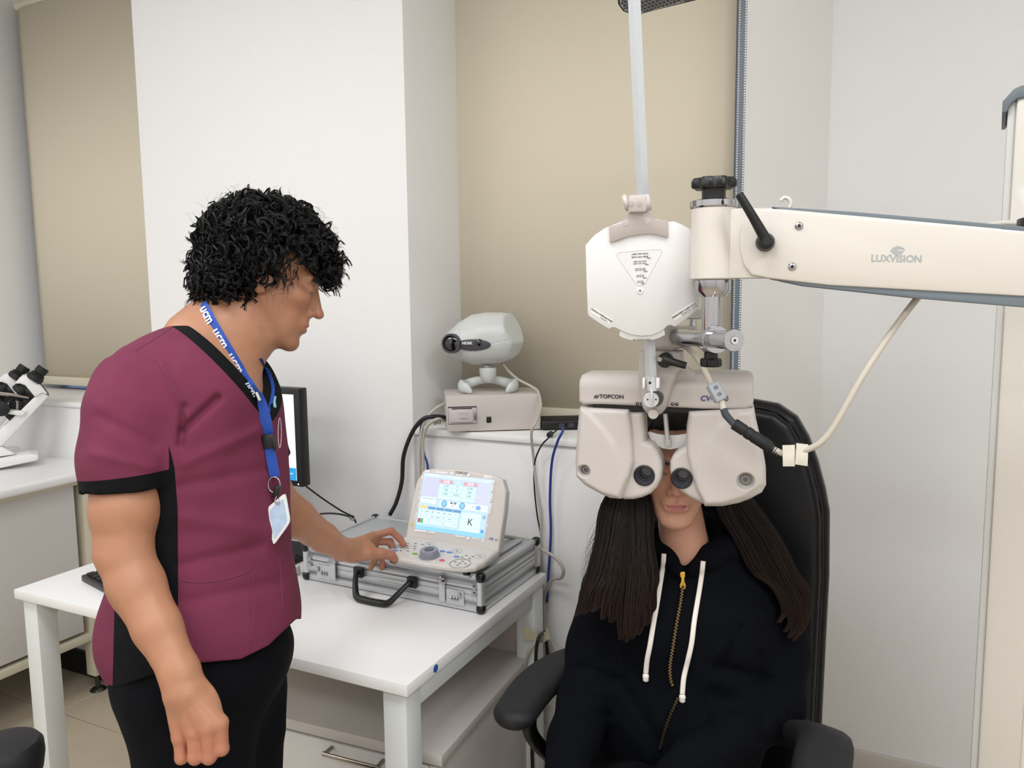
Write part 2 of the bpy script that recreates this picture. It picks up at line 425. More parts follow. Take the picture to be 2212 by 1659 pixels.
# outside: a hedge-like blur of leaves and a pale facade seen only through the blind gaps
# roller blinds
m_blind = mat('blind_fabric', 'DBD1BC', .8, bump=.15, bscale=500, stretch=(1, 1, .3), bdist=.0005)
m_rail = mat('blind_rail', 'D9D1BC', .5)
def blind(x0, x1, y, zb, lab):
    r = thing('roller_blind', lab, 'roller blind', ((x0+x1)/2, y, zb))
    n = 28; v = []; f = []
    for k, z in enumerate((zb+.012, 2.74)):
        for i in range(n+1):
            s = i/n; dy = -.006*math.sin(s*PI)+.014*max(0, 1-s*16)**2+.006*max(0, 1-(1-s)*14)**2
            v.append((x0+(x1-x0)*s, y+dy, z))
    for i in range(n+1): v.append((v[i][0], v[i][1]+.0012, v[i][2]))
    for i in range(n+1): v.append((v[n+1+i][0], v[n+1+i][1]+.0012, v[n+1+i][2]))
    N1 = n+1
    for i in range(n):
        f.append((i, i+1, N1+i+1, N1+i)); f.append((2*N1+i, 3*N1+i, 3*N1+i+1, 2*N1+i+1))
    f += [(0, N1, 3*N1, 2*N1), (n, 2*N1+n, 3*N1+n, N1+n)]
    for i in range(n): f.append((i, 2*N1+i, 2*N1+i+1, i+1)); f.append((N1+i, N1+i+1, 3*N1+i+1, 3*N1+i))
    mesh('fabric', v, f, m_blind, r)
    box('bottom_rail', (x0+.001, y-.014, zb), (x1-.001, y+.010, zb+.038), m_rail, r, bev=.005)
    cyl('roller', (x0, y+.02, 2.76), (x1, y+.02, 2.76), .022, m_rail, r)
    return r
blind(-3.452, XP0-.01, 2.25, 1.128, 'beige roller blind over the narrow left window beside the microscopes')
b2 = blind(-1.352, -.416, 2.25, 1.112, 'wide beige roller blind behind the phoropter and the projector')
# aluminium guide strip and bead chains at the right edge of the wide blind
st(box('trim_3', (-.45, 2.262, 1.11), (-.352, 2.36, 2.78), mat('guide_grey', '7F8B98', .45), bev=.004, label='blue grey metal strip at the right edge of the wide blind'))
m_bead = mat('bead_white', 'E9E9E7', .35)
def chain(P0, P1, name='bead_chain'):
    P0 = np.array(P0); P1 = np.array(P1); L_ = np.linalg.norm(P1-P0); n = int(L_/.0062)
    bs = bmesh.new(); bmesh.ops.create_icosphere(bs, subdivisions=1, radius=.0026)
    bv = np.array([x.co[:] for x in bs.verts]); bf = np.array([[x.index for x in q.verts] for q in bs.faces]); bs.free()
    v = np.vstack([bv+P0+(P1-P0)*(i/n) for i in range(n)]); f = np.vstack([bf+i*len(bv) for i in range(n)])
    return mesh(name, v, f, m_bead, b2, kind='stuff')
a0, a1 = onY(1600, -60, 2.13), onY(1586, 800, 2.13); a1[0] = a0[0]
b0, b1 = onY(1614, -60, 2.055), onY(1596, 800, 2.055); b0[0] = b1[0] = (b0[0]+b1[0])/2
for q0, q1 in ((a0, a1), (b0, b1)):
    q1[2] = 1.16; q0[2] = 2.74; chain(q0, q1)
# outside view
m_out = mat('outside_facade', '7A92B8', .9)
fac = boxes('outside_building', [((-5.2, 4.2, 0), (1.2, 4.4, 3.4))], m_out); tag(fac, 'blue grey facade outside, glimpsed through the gap beside the left blind', 'building')
for i in range(4):
    box('ledge', (-5.2, 4.12, .6+i*.75), (1.2, 4.2, .8+i*.75), mat('outside_ledge', '9FB3CF', .8), fac)
ol = area('daylight', (-1.5, 3.3, 3.6), 3, .6, 14, (.6, .78, 1), (math.radians(35), 0, 0))
# ---------------------------------------------------------------- desk
m_desk = mat('desk_laminate', 'F2F1F0', .3, var=.015, vscale=5)
m_edge = mat('desk_edge', 'E3DEDB', .4)
m_leg = mat('white_steel', 'DFE2E0', .35, var=.03, vscale=8)
dk = thing('desk', 'white rectangular desk with square steel legs, the aluminium case on it', 'desk', (-1.44, 1.55, 0))
X0, X1, Y0, Y1 = -2.05, -.826, 1.213, 1.893
box('desktop', (X0, Y0, .725), (X1, Y1, .75), m_desk, dk, bev=.0015)
for x, y in ((X0+.015, Y0+.012), (X1-.067, Y0+.012), (X0+.015, Y1-.067), (X1-.060, Y1-.067)):
    box('leg', (x, y, .012), (x+.055, y+.055, .725), m_leg, dk, bev=.003)
    lathe('leg_foot', [(.018, 0), (.022, .003), (.02, .012)], (x+.027, y+.027, 0), (0, 0, 1), mat('black_rubber', '141416', .6), dk)
for x in (X0+.02, X1-.062):
    box('side_rail', (x+.002, Y0+.06, .675), (x+.048, Y1-.06, .7245), m_leg, dk, bev=.002)
box('back_panel', (X0+.06, Y1-.045, .40), (X1-.062, Y1-.03, .724), mat('panel_beige', 'B3A9A0', .5), dk, bev=.001)
cyl('desk_sticker', (X1+.0004, 1.318, .7375), (X1+.0012, 1.318, .7375), .0085, mat('blue_sticker', '2F5FB0', .4), dk, label='round blue sticker')
# drawer cabinet under the desk
cb = thing('drawer_cabinet', 'grey white drawer cabinet with a bar handle under the desk', 'cabinet', (-1.1, 1.6, 0))
oc = onZ(954, 1634, .53); T = Fr((oc[0], oc[1], 0), math.radians(3.0))
zt_ = .53
m_cab = mat('cabinet_laminate', 'CFC9C4', .45); m_cabf = mat('cabinet_front', 'DAD8D6', .4)
box('cabinet_top', (-.56, 0, .505), (0, .53, .53), m_cab, cb, bev=.0015, T=T)
box('cabinet_body', (-.555, .02, .03), (-.004, .525, .5045), m_cab, cb, bev=.001, T=T)
m_chr = mat('satin_metal', 'A59C92', .28, metal=1)
hx0, hz0 = hit(T, 706, 1625, -.02); hx1, hz1 = hit(T, 818, 1655, -.02); print('handle', hx0, hx1, hz0, hz1)
for z0, z1 in ((.315, .498), (.13, .31)):
    dr = box('drawer', (-.557, .001, z0), (-.035, .0195, z1), m_cabf, cb, bev=.001, T=T)
    zc = hz0 if z1 > .4 else hz0-.19
    hp = [(hx0, -.0, zc), (hx0, -.024, zc), (hx0+.005, -.028, zc), (hx1-.005, -.028, zc), (hx1, -.024, zc), (hx1, -.0, zc)]
    tube('handle', hp, .005, m_chr, dr, n=10, sub=4, T=T)
box('drawer_frame', (-.033, .004, .035), (-.002, .0195, .50), m_cab, cb, bev=.001, T=T)
for x in (-.52, -.04):
    for y in (.05, .47):
        lathe('castor', [(.012, 0), (.02, .004), (.02, .026), (.01, .03)], T.p(x, y, 0), (0, 0, 1), mat('black_rubber', '141416', .6), cb)
# ---------------------------------------------------------------- lab counter on the left
m_ct = mat('counter_top', 'EBEAEA', .35); m_cream = mat('cream_steel', 'D9D2BC', .4); m_door = mat('counter_panel', 'D5D2CF', .5)
ct = thing('lab_counter', 'white lab counter on a cream steel frame along the left wall', 'counter', (-3.0, 1.2, 0))
box('counter_top', (-3.515, -.5, .85), (-2.62, 1.962, .886), m_ct, ct, bev=.013, seg=4)
for i, (a, b) in enumerate(((-.45, .35), (.36, 1.15), (1.16, 1.845))):
    box('side_panel', (-2.722, a, .26), (-2.705, b, .848), m_door, ct, bev=.001)
box('bottom_rail', (-2.74, -.46, .215), (-2.70, 1.90, .245), m_cream, ct, bev=.002)
box('top_rail', (-2.74, -.46, .82), (-2.704, 1.90, .849), m_cream, ct, bev=.002)
for y in (1.87, -.45):
    box('leg', (-2.745, y, .07), (-2.695, y+.05, .849), m_cream, ct, bev=.003)
    lathe('leg_foot', [(.028, 0), (.03, .004), (.022, .012), (.009, .018), (.009, .07)], (-2.72, y+.025, 0), (0, 0, 1), mat('dark_steel', '55524E', .3, metal=.9), ct)
box('back_rail', (-3.5, 1.90, .215), (-2.745, 1.93, .245), m_cream, ct, bev=.002)
box('backsplash', (XL+.002, -.4, .886), (XL+.02, 1.96, 1.08), m_ct, ct, bev=.002)
# ---------------------------------------------------------------- aluminium case
m_al = mat('case_aluminium', 'D2D4D6', .38, metal=.6, var=.05, vscale=20)
m_alp = mat('case_panel', 'BFC3C6', .45, metal=.35, var=.03, vscale=12)
m_chr2 = mat('chrome', 'B4B4B8', .14, metal=1); m_blk = mat('black_plastic', '09090B', .38); m_blkm = mat('matt_black', '101114', .6)
cs = thing('aluminium_case', 'silver aluminium case with a black handle and combination locks on the desk', 'case', (-1.13, 1.74, .75))
T = Fr((-1.397, 1.586, .7515), math.radians(-1.2)); W, Dp, H = .543, .312, .096
box('shell_base', (.0015, .0015, .003), (W-.0015, Dp-.0015, .056), m_alp, cs, bev=.003, T=T)
box('shell_lid', (.0015, .0015, .0575), (W-.0015, Dp-.0015, H-.006), m_alp, cs, bev=.003, T=T)
# ribbed frame profile around the case
def ring(name, z0, z1, out, m, bev=.003):
    boxes(name, [((-out+.006, -out+.006, z0), (W+out-.006, .012, z1)), ((-out+.006, Dp-.012, z0), (W+out-.006, Dp+out-.006, z1)), ((-out+.006, 0, z0), (.012, Dp, z1)), ((W-.012, 0, z0), (W+out-.006, Dp, z1))], m, cs, bev, T)
for z0, z1, o_ in ((.001, .014, .006), (.016, .028, .0045), (.030, .042, .006), (.044, .0545, .0065), (.0575, .066, .0065), (.068, .080, .0045)):
    ring('rib', z0, z1, o_, m_al, .0015)
ring('top_edge', .081, H, .007, m_al, .006)
box('lid_panel', (.03, .03, H-.004), (W-.03, Dp-.03, H+.001), m_alp, cs, bev=.001, T=T)
for x in (0, W):
    for y in (0, Dp):
        sx = .004 if x == 0 else -.004; sy = .004 if y == 0 else -.004
        for z0, z1 in ((-.001, .021), (.077, H+.003)):
            box('corner_cap', (x+sx-.011, y+sy-.011, z0), (x+sx+.011, y+sy+.011, z1), m_blk, cs, bev=.008, T=T, seg=3)
        cyl('corner_post', T.p(x+sx*1.2, y+sy*1.2, .02), T.p(x+sx*1.2, y+sy*1.2, .077), .0098, m_al, cs, n=20)
        for dz in (.05, .064):
            for dx, dy in ((-sx*6.0, -sy*.55), (-sx*.55, -sy*6)):
                pass
for x in (0, W):
    s_ = 1 if x == 0 else -1
    for zz in (.045, .062):
        box('corner_bracket', (x+s_*.014, -.0035, zz-.006), (x+s_*.026, -.0005, zz+.006), m_chr2, cs, bev=.001, T=T)
        cyl('rivet', T.p(x+s_*.020, -.003, zz), T.p(x+s_*.020, -.0055, zz), .0024, m_chr2, cs, n=12)
# latches with combination locks
def latch(x0, x1, hx):
    lt = box('latch_plate', (x0, -.0045, .012), (x1, -.0005, .049), m_al, cs, bev=.002, T=T)
    for i in range(3):
        xx = (x0+x1)/2-.008+i*.008
        lathe('number_wheel', [(.004, 0), (.0055, .001), (.0055, .0045), (.004, .0055)], T.p(xx-.0027, -.004, .028), T.m[:, 0], m_chr2, lt, n=12)
    box('latch_hasp', (hx, -.008, .014), (hx+.017, -.004, .062), m_al, lt, bev=.002, T=T)
    box('latch_catch', (hx-.004, -.011, .060), (hx+.021, -.004, .070), m_chr2, lt, bev=.003, T=T)
    box('latch_hook', (hx+.001, -.009, .068), (hx+.016, -.004, .079), m_chr2, lt, bev=.003, T=T)
    box('latch_button', (x0+.004 if hx > x0+.02 else x1-.012, -.009, .03), (x0+.010 if hx > x0+.02 else x1-.005, -.004, .045), m_chr2, lt, bev=.002, T=T)
    return lt
latch(.045, .098, .093); latch(.446, .496, .428)
# folded down handle
hd = []
for x in (.187, .352):
    box('handle_mount', (x-.014, -.014, .036), (x+.014, -.001, .064), m_blk, cs, bev=.004, T=T)
hp = [(.187, -.008, .052), (.190, -.022, .050), (.205, -.045, .030), (.222, -.062, .011), (.245, -.066, .008), (.295, -.066, .008), (.318, -.062, .011), (.335, -.045, .030), (.349, -.022, .050), (.352, -.008, .052)]
tube('handle', hp, [.0065, .0065, .0075, .0088, .009, .009, .0088, .0075, .0065, .0065], m_blk, cs, n=14, sub=6, T=T, flat=.85)
for x in (.06, W-.06):
    box('rear_hinge', (x-.02, Dp, .035), (x+.02, Dp+.004, .07), m_al, cs, bev=.001, T=T)
text('case_mark', 'CE', .008, m_blk, T, x=.512, z=H-.0085, y=-.0016, parent=cs)
# ---------------------------------------------------------------- phoropter keypad with screen
m_kb = mat('keypad_plastic', 'D9D3CE', .42, bump=.05, bscale=900, bdist=.0002); m_kbd = mat('keypad_plastic_side', 'C9C3BD', .45)
kp = thing('control_keypad', 'beige phoropter control keypad with a lit tilted touch screen on the aluminium case', 'control panel', (-.99, 1.62, .85))
ZK = .849
Tk = Fr((-.992, 1.545, ZK), math.radians(-1))
# base: rounded slab, thicker at the back
def kbase(P):
    h_ = .0205+.10*np.clip(P[:, 1], 0, .2)
    d2 = poly2(P[:, :2], KO)+.008
    wv = np.maximum(P[:, 2]-h_+.008, .006+.008-P[:, 2]); q = np.c_[d2, wv]
    d = np.minimum(q.max(1), 0)+np.linalg.norm(np.maximum(q, 0), axis=1)-.008
    g = np.abs(P[:, 2]-.013)-.0006
    return np.maximum(d, -np.maximum(g, -(d+.0012)))
KO = [(-.137, .125), (-.137, .05), (-.130, .022), (-.112, .006), (-.085, -.002), (0, -.008), (.085, -.002), (.112, .006), (.130, .022), (.137, .05), (.137, .125)]
sdf('base', kbase, (-.15, -.02, -.005), (.15, .14, .055), .0022, m_kb, kp, Tk)
for x in (-.105, .105):
    for y in (.02, .1): lathe('rubber_foot', [(.009, 0), (.0095, .003), (.0095, .009)], Tk.p(x, y, -.0015), (0, 0, 1), m_blk, kp, n=16)
# screen housing
Ts = Fr(Tk.p(0, .118, .026), math.radians(-1), math.radians(-20.5))
SO = [(-.137, 0), (-.137, .10), (-.133, .150), (-.118, .180), (-.092, .188), (0, .193), (.092, .188), (.118, .180), (.133, .150), (.137, .10), (.137, 0)]
sdf('screen_housing', lambda P: extr(P, SO, 0, .026, .006), (-.15, -.01, -.01), (.15, .04, .205), .0022, m_kb, kp, Ts)
cyl('hinge', Ts.p(-.125, .014, .002), Ts.p(.125, .014, .002), .013, m_kbd, kp, n=20)
tl, tr, br, bl = [hit(Ts, *p) for p in ((917, 1021), (1069, 1037), (1041, 1164), (884, 1139))]
sx0, sx1 = (tl[0]+bl[0])/2, (tr[0]+br[0])/2; sz0, sz1 = (bl[1]+br[1])/2, (tl[1]+tr[1])/2
sx0, sx1 = max(sx0, -.112), min(sx1, .098)
print('screen', sx0, sx1, sz0, sz1)
scr = box('screen', (sx0, -.0008, sz0), (sx1, .001, sz1), mat('screen_blue', 'B9D3EE', emit=1.0), kp, T=Ts, label='lit pale blue touch screen')
SW, SH = sx1-sx0, sz1-sz0
def q(n_, a, b, cc_, d_, col, lvl=1, e=1.0):
    """screen rectangle in fractions, from the top left"""
    y = -.0008-.00012*lvl
    return box(n_, (sx0+SW*a, y-.0001, sz1-SH*d_), (sx0+SW*cc_, y+.0001, sz1-SH*b), mat('lit_'+col, col, emit=e), scr, T=Ts)
def qt(s, fx, fz, size, col='30506A', e=.6): text('screen_lettering', s, size, mat('lit_t'+col, col, emit=e), Ts, x=sx0+SW*fx, z=sz1-SH*fz, y=-.0016, parent=scr)
q('title_bar', 0, 0, 1, .06, 'C9D8F2'); qt('Refraction test', .15, .03, .005, 'FFFFFF', 1.2); qt('Subjective', .5, .045, .005, 'FFFFFF', 1.2); qt('Menu', .92, .05, .005, 'FFFFFF', 1.2)
q('background_panel', .02, .08, .26, .46, 'C3C4EC'); q('background_panel', .80, .08, .98, .46, 'C8CAEE')
q('value_header', .25, .09, .45, .155, 'D0A3B0', 2); q('value_header', .60, .09, .80, .155, 'D0A3B0', 2)
qt('-0.50', .35, .122, .009, 'FFFFFF', 1.3); qt('S', .525, .122, .009, 'FFFFFF', 1.3); qt('-0.50', .70, .122, .009, 'FFFFFF', 1.3)
q('value_table', .25, .158, .80, .44, '8AA9C4', 2)
for r_ in range(4):
    for (a, b) in ((.253, .452), (.456, .594), (.598, .797)):
        q('table_cell', a, .162+r_*.069, b, .162+r_*.069+.064, 'CDF3F8', 3)
for r_, row in enumerate((('0.00', 'C', '-0.00'), ('180', 'E', '180'), ('0.00', 'ADD', '0.00'))):
    for s, fx in zip(row, (.36, .525, .70)): qt(s, fx, .195+r_*.069, .0085, '7C8FA0', .7)
q('hint_panel', .01, .42, .24, .53, 'D6F1F6', 2); qt('Move to stronger lens', .12, .45, .0036, '4A6C90', .6)
q('status_panel', .30, .45, .99, .56, 'D6DDF0', 2)
for fx in (.37, .63):
    pz = sz1-SH*.505; px_ = sx0+SW*fx
    cyl('lens_icon', Ts.p(px_, -.0012, pz), Ts.p(px_, -.0014, pz), .0085, mat('lit_ring', '5C8CB4', emit=.8), scr, n=24)
    cyl('lens_icon', Ts.p(px_, -.0014, pz), Ts.p(px_, -.0016, pz), .0070, mat('lit_7FC4EC', '7FC4EC', emit=1.), scr, n=24)
q('distance_box', .455, .46, .545, .555, 'E6F6F8', 3); q('distance_box_title', .455, .46, .545, .495, '6C8CA0', 4, .8); qt('PD', .5, .478, .0045, 'FFFFFF'); qt('64.0', .5, .528, .006, '5C7C90', .7)
cyl('dial_icon', Ts.p(sx0+SW*.86, -.0012, sz1-SH*.505), Ts.p(sx0+SW*.86, -.0015, sz1-SH*.505), .0055, mat('lit_6FA8E0', '6FA8E0', emit=1.), scr, n=20)
qt('+', .78, .505, .008, '5A8CC0', .8); qt('(   )', .86, .505, .011, 'C58A8A', .8); qt('-', .95, .505, .008, '5A8CC0', .8)
q('tab', .02, .575, .135, .625, 'E6C58A', 3)
for i in range(4): q('tab', .145+i*.123, .585, .26+i*.123, .63, '6E9CC8', 3, .9)
q('key_panel', .01, .63, .62, .90, 'A8D4E8', 2)
glyph = ['K', 'KN', 'RS', 'VZ', 'OD', 'HV', '7', 'E', 'C', 'EM', 'NH', 'TL', 'DF', '7', 'o', 'o', '~', '+', 'O', ':']
for r_ in range(3):
    for k in range(7):
        fx = .022+k*.084; fz = .64+r_*.085
        if r_ == 2 and k == 0:
            q('colour_key', fx, fz, fx+.036, fz+.07, 'C4505A', 3, .9); q('colour_key', fx+.038, fz, fx+.076, fz+.07, '4FB55A', 3, .9); continue
        q('touch_key', fx, fz, fx+.076, fz+.074, 'D5F4F8', 3)
        qt(glyph[(r_*7+k) % len(glyph)], fx+.038, fz+.037, .0065, '4C6C88', .6)
q('chart_panel', .63, .60, .93, .93, '9CC4DC', 2); q('chart_panel', .635, .605, .925, .925, 'CFF6FA', 3)
qt('K', .78, .765, .024, '1E2A34', .3)
q('foot_bar', 0, .93, 1, 1, '8CC8EA', 1); q('side_key', .94, .62, .985, .68, '8CB8E0', 3, .9); q('side_key', .94, .86, .985, .92, '5FA8E0', 3, .9)
# transparent protective film edges: crinkled strips
m_film = mat('protective_film', 'F7F4F2', .08, coat=1, spec=1)
rf = random.Random(3)
fe = []
for side in range(4):
    a = 0
    while a < 1:
        b = min(1, a+rf.uniform(.04, .2)); wd = rf.uniform(.0035, .009); y = -.0008-rf.uniform(0, .0012)
        if rf.random() < .8:
            if side == 0: fe.append(((sx0+SW*a, y, sz1+.001), (sx0+SW*b, y+.0005, sz1+.001+wd)))
            if side == 1: fe.append(((sx0+SW*a, y, sz0-.001-wd), (sx0+SW*b, y+.0005, sz0-.001)))
            if side == 2: fe.append(((sx1+.001, y, sz0+SH*a), (sx1+.001+wd, y+.0005, sz0+SH*b)))
            if side == 3: fe.append(((sx0-.001-wd*.6, y, sz0+SH*a), (sx0-.001, y+.0005, sz0+SH*b)))
        a = b+rf.uniform(.005, .03)
boxes('protective_film', fe, m_film, kp, .0002, Ts, 'crinkled clear film around the screen', kind='stuff')
m_ink = mat('dark_ink', '2B2B33', .5); m_inkb = mat('violet_ink', '3A3F9C', .5)
text('maker_lettering', 'TOPCON', .0095, m_ink, Ts, x=.0, z=.1835, y=-.0003, parent=kp)
text('model_lettering', 'KB', .0095, m_inkb, Ts, x=.112, z=.030, y=-.0003, parent=kp, shear=.2); text('model_lettering', '50S', .007, mat('grey_ink', '7A7C84', .5), Ts, x=.127, z=.029, y=-.0003, parent=kp)
prism('warning_sticker', [(-.127, .034), (-.117, .034), (-.122, .043)], -.0006, -.0001, mat('warning_yellow', 'E0CC4A', .5), kp, T=Ts)
cyl('instruction_sticker', Ts.p(-.108, -.0001, .039), Ts.p(-.108, -.0006, .039), .005, m_inkb, kp, n=16)
# keys on the base: local frame lying on the sloping top
Tb = Fr(Tk.p(0, 0, .0207), math.radians(-1), math.radians(5.7))
def key(x, y, rx, ry, m_, nm='key', h_=.0012):
    n = 16; v = [(x+rx*math.cos(2*PI*i/n), y+ry*math.sin(2*PI*i/n), 0) for i in range(n)]+[(x+rx*.85*math.cos(2*PI*i/n), y+ry*.85*math.sin(2*PI*i/n), h_) for i in range(n)]
    f = [(i, (i+1) % n, n+(i+1) % n, n+i) for i in range(n)]+[tuple(range(n, 2*n))]
    return mesh(nm, v, f, m_, kp, True, T=Tb, sharp=30)
m_key = mat('key_white', 'E2DDD7', .4); m_kblue = mat('key_blue', '5C86C8', .4); m_kgrn = mat('key_green', '7FB04C', .4); m_kred = mat('key_red', 'E0565A', .4)
for x, y in ((-.118, .075), (-.100, .078), (-.080, .082), (-.060, .084), (-.112, .060), (-.092, .063), (-.072, .067), (-.100, .046), (-.082, .050), (-.064, .054), (-.090, .032), (-.072, .036)):
    key(x, y, .0075, .0042, m_key); key(x, y, .0052, .0022, m_ink, 'key_print', .0014)
for x, y in ((.010, .066), (.030, .066), (.060, .050), (-.118, .045), (-.106, .030)): key(x, y, .0085, .0045, m_kblue)
for x, y in ((.080, .062), (.098, .062), (.076, .050), (.096, .050), (.088, .030), (.074, .020), (.088, .018), (.102, .020), (.088, .008)):
    key(x, y, .0075, .0042, m_key); key(x, y, .005, .0022, m_ink, 'key_print', .0014)
lathe('key_ring', [(.0255, 0), (.0255, .0006), (.0245, .0008), (.0243, 0)], Tb.p(.088, .019, .0001), Tb.m[:, 2], mat('grey_ink', '7A7C84', .5), kp, n=40, close=False)
key(-.047, .030, .008, .006, m_kgrn, 'green_key'); key(-.046, .014, .008, .0055, m_key); key(.037, .020, .008, .006, m_kred, 'red_key'); key(.022, .006, .009, .0055, m_key)
lathe('dial', [(.026, 0), (.026, .002), (.0225, .003), (.0222, .015), (.021, .017), (.012, .0175), (.0115, .0165), (.002, .0172)], Tb.p(-.006, .032, .0), Tb.m[:, 2], mat('dial_grey', '8F8F9E', .4), kp, n=48, label='grey rotary dial')
cyl('dial_cap', Tb.p(-.006, .032, .0165), Tb.p(-.006, .032, .0185), .0105, mat('dial_dark', '55565E', .4), kp, n=32)
for x, y in ((-.045, .092), (.043, .080), (.112, .072)):
    key(x, y, .0045, .0028, mat('key_grey', 'A8A29C', .4), 'round_key')
    lathe('key_recess', [(.0135, 0), (.0135, .0007), (.0125, .0009), (.0122, 0)], Tb.p(x, y, 0), Tb.m[:, 2], m_kbd, kp, n=28, close=False)
# ---------------------------------------------------------------- printer box on the sill
m_bg = mat('device_beige', 'C9C1BB', .45, bump=.08, bscale=700, bdist=.0002)
pb = thing('printer_unit', 'beige printer power box on the window sill, the projector standing on it', 'printer', (-1.07, 2.04, 1.11))
T = Fr((-1.143, 1.915, 1.113), math.radians(33)); W = .272; Hh = .103
box('housing', (0, 0, 0), (W, .175, Hh), m_bg, pb, bev=.0035, T=T)
def HB(x, y): return hit(T, x, y, 0)
bay = box('paper_bay', (HB(968, 900)[0], -.0012, HB(968, 917)[1]), (HB(1030, 900)[0], .001, HB(1000, 878)[1]), mat('bay_dark', '2A2A2C', .5), pb, bev=.0006, T=T)
a = HB(969, 916); b = HB(1029, 880)
box('bay_frame', (a[0], -.0022, a[1]), (b[0], -.0008, b[1]), m_bg, pb, bev=.0005, T=T)
a = HB(973, 913); b = HB(1022, 883)
dr = box('paper_door', (a[0], -.008, a[1]), (b[0], -.002, b[1]), mat('printer_lid', 'CBC3C3', .35), pb, bev=.003, T=T)
text('raised_lettering', 'TOPCON', .0078, mat('printer_lid', 'CBC3C3', .35), T, x=(a[0]+b[0])/2+.002, z=a[1]+.026, y=-.0083, parent=dr, ext=.0005)
text('printer_lettering', 'video printer', .004, m_ink, T, x=(a[0]+b[0])/2+.004, z=a[1]+.012, y=-.0083, parent=dr)
box('paper_slot', (a[0]+.004, -.0032, b[1]+.0005), (b[0]-.004, -.0021, b[1]+.003), m_blk, pb, T=T)
box('door_lever', (b[0]+.003, -.006, a[1]+.006), (b[0]+.008, -.001, a[1]+.026), mat('grey_metal', '8C8A8A', .3, metal=.7), pb, bev=.001, T=T)
a = HB(1051, 913); b = HB(1061, 900)
sw = box('power_switch', (a[0], -.0025, a[1]), (b[0], .001, b[1]), m_blk, pb, bev=.001, T=T); box('switch_rocker', (a[0]+.002, -.004, a[1]+.003), (b[0]-.002, -.002, b[1]-.003), m_blkm, sw, bev=.001, T=T)
for y, z in ((.03, .09), (.03, .075), (.03, .02), (.14, .09)): cyl('side_screw', T.p(-.0015, y, z), T.p(0, y, z), .002, m_chr2, pb, n=10)
for x in (.02, W-.02):
    for y in (.03, .15): cyl('foot', T.p(x, y, -.003), T.p(x, y, 0), .007, m_blk, pb, n=12)
# ---------------------------------------------------------------- chart projector
dpj = dep(T.p(.12, .09, .2)); print('proj depth', dpj)
pj = thing('chart_projector', 'pale grey egg shaped chart projector with a dark lens on a claw stand', 'projector', T.p(.12, .08, Hh))
Tp = Fr(V(1048, 738, dpj), math.radians(28)); s_ = dpj/FPX
m_pj = mat('projector_grey', 'CDD0CD', .35); m_pjd = mat('projector_dark', '45444B', .4)
def PP(x, y, y0=0): h_ = hit(Tp, x, y, y0); return np.array([h_[0], y0, h_[1]])
PO = [(965, 722), (990, 697), (1018, 680), (1050, 674.5), (1085, 675), (1108, 678), (1118, 690), (1127, 703), (1131, 725), (1130, 745), (1123, 762), (1106, 776), (1085, 783), (1058, 788), (1020, 788), (995, 778), (972, 762)]
PO2 = [tuple(PP(*p)[[0, 2]]) for p in PO]
cc_ = PP(1050, 735)
def pjf(P):
    # body: outline swept with an elliptical depth profile
    d = poly2(P[:, [0, 2]], PO2)
    R0 = .068; dep_ = .074; t = np.clip(-d/R0, 0, 1); hgt = dep_*np.sqrt(np.clip(1-(1-t)**2, 0, 1))
    g = np.where(d > 0, np.sqrt(d*d+P[:, 1]**2), (np.abs(P[:, 1])-hgt)*.55)
    g = smin(g, rc(P, PP(990, 742, -.01), PP(976, 742, -.030), .040, .027), .02)
    # facets at the rear
    n1 = np.array([.80, -.45, .40]); n1 /= np.linalg.norm(n1); n2 = np.array([.80, -.45, -.42]); n2 /= np.linalg.norm(n2)
    a = (P-PP(1104, 716, -.03))@n1; b = (P-PP(1106, 760, -.03))@n2
    g = smax(g, a-.006, .004); g = smax(g, b-.006, .004)
    seam = np.abs(P[:, 2]-(PP(1058, 740)[2]+(P[:, 0]-PP(1058, 740)[0])*.22))-.0006
    m_ = (P[:, 0] > PP(1056, 740)[0]) & (P[:, 1] < .02)
    return np.where(m_, np.maximum(g, -np.maximum(seam, -(g+.002))), g)
sdf('housing', pjf, (-.17, -.12, -.09), (.15, .1, .11), .0026, m_pj, pj, Tp)
axd = PP(974, 742, -.07)-PP(990, 742, -.01); axd /= np.linalg.norm(axd)
rp = PP(975, 742, -.062)
lathe('lens_ring', [(.024, -.016), (.0285, -.012), (.0290, .004), (.0275, .0075), (.0235, .0075), (.0225, .002), (.021, -.008), (.001, -.010)], Tp.p(*rp), Tp.m@axd, m_pjd, pj, n=40, label='dark lens ring')
lathe('lens', [(.021, 0), (.015, .002), (.001, .003)], Tp.p(*(rp+axd*.0015)), Tp.m@axd, mat('lens_black', '07070B', .08, coat=1), pj, n=32)
def strip(P):
    g = pjf(P)-.0022
    cpt = PP(1022, 742); e = np.sqrt(((P[:, 0]-cpt[0])/(.052))**2+((P[:, 2]-cpt[2]-.000)/(.0165))**2)-1
    return np.maximum(np.maximum(g, e*.0165), P[:, 1]+.01)
sdf('name_strip', strip, (-.12, -.12, -.03), (.05, 0, .035), .0022, m_pjd, pj, Tp)
fo = PP(1039, 741, 0)
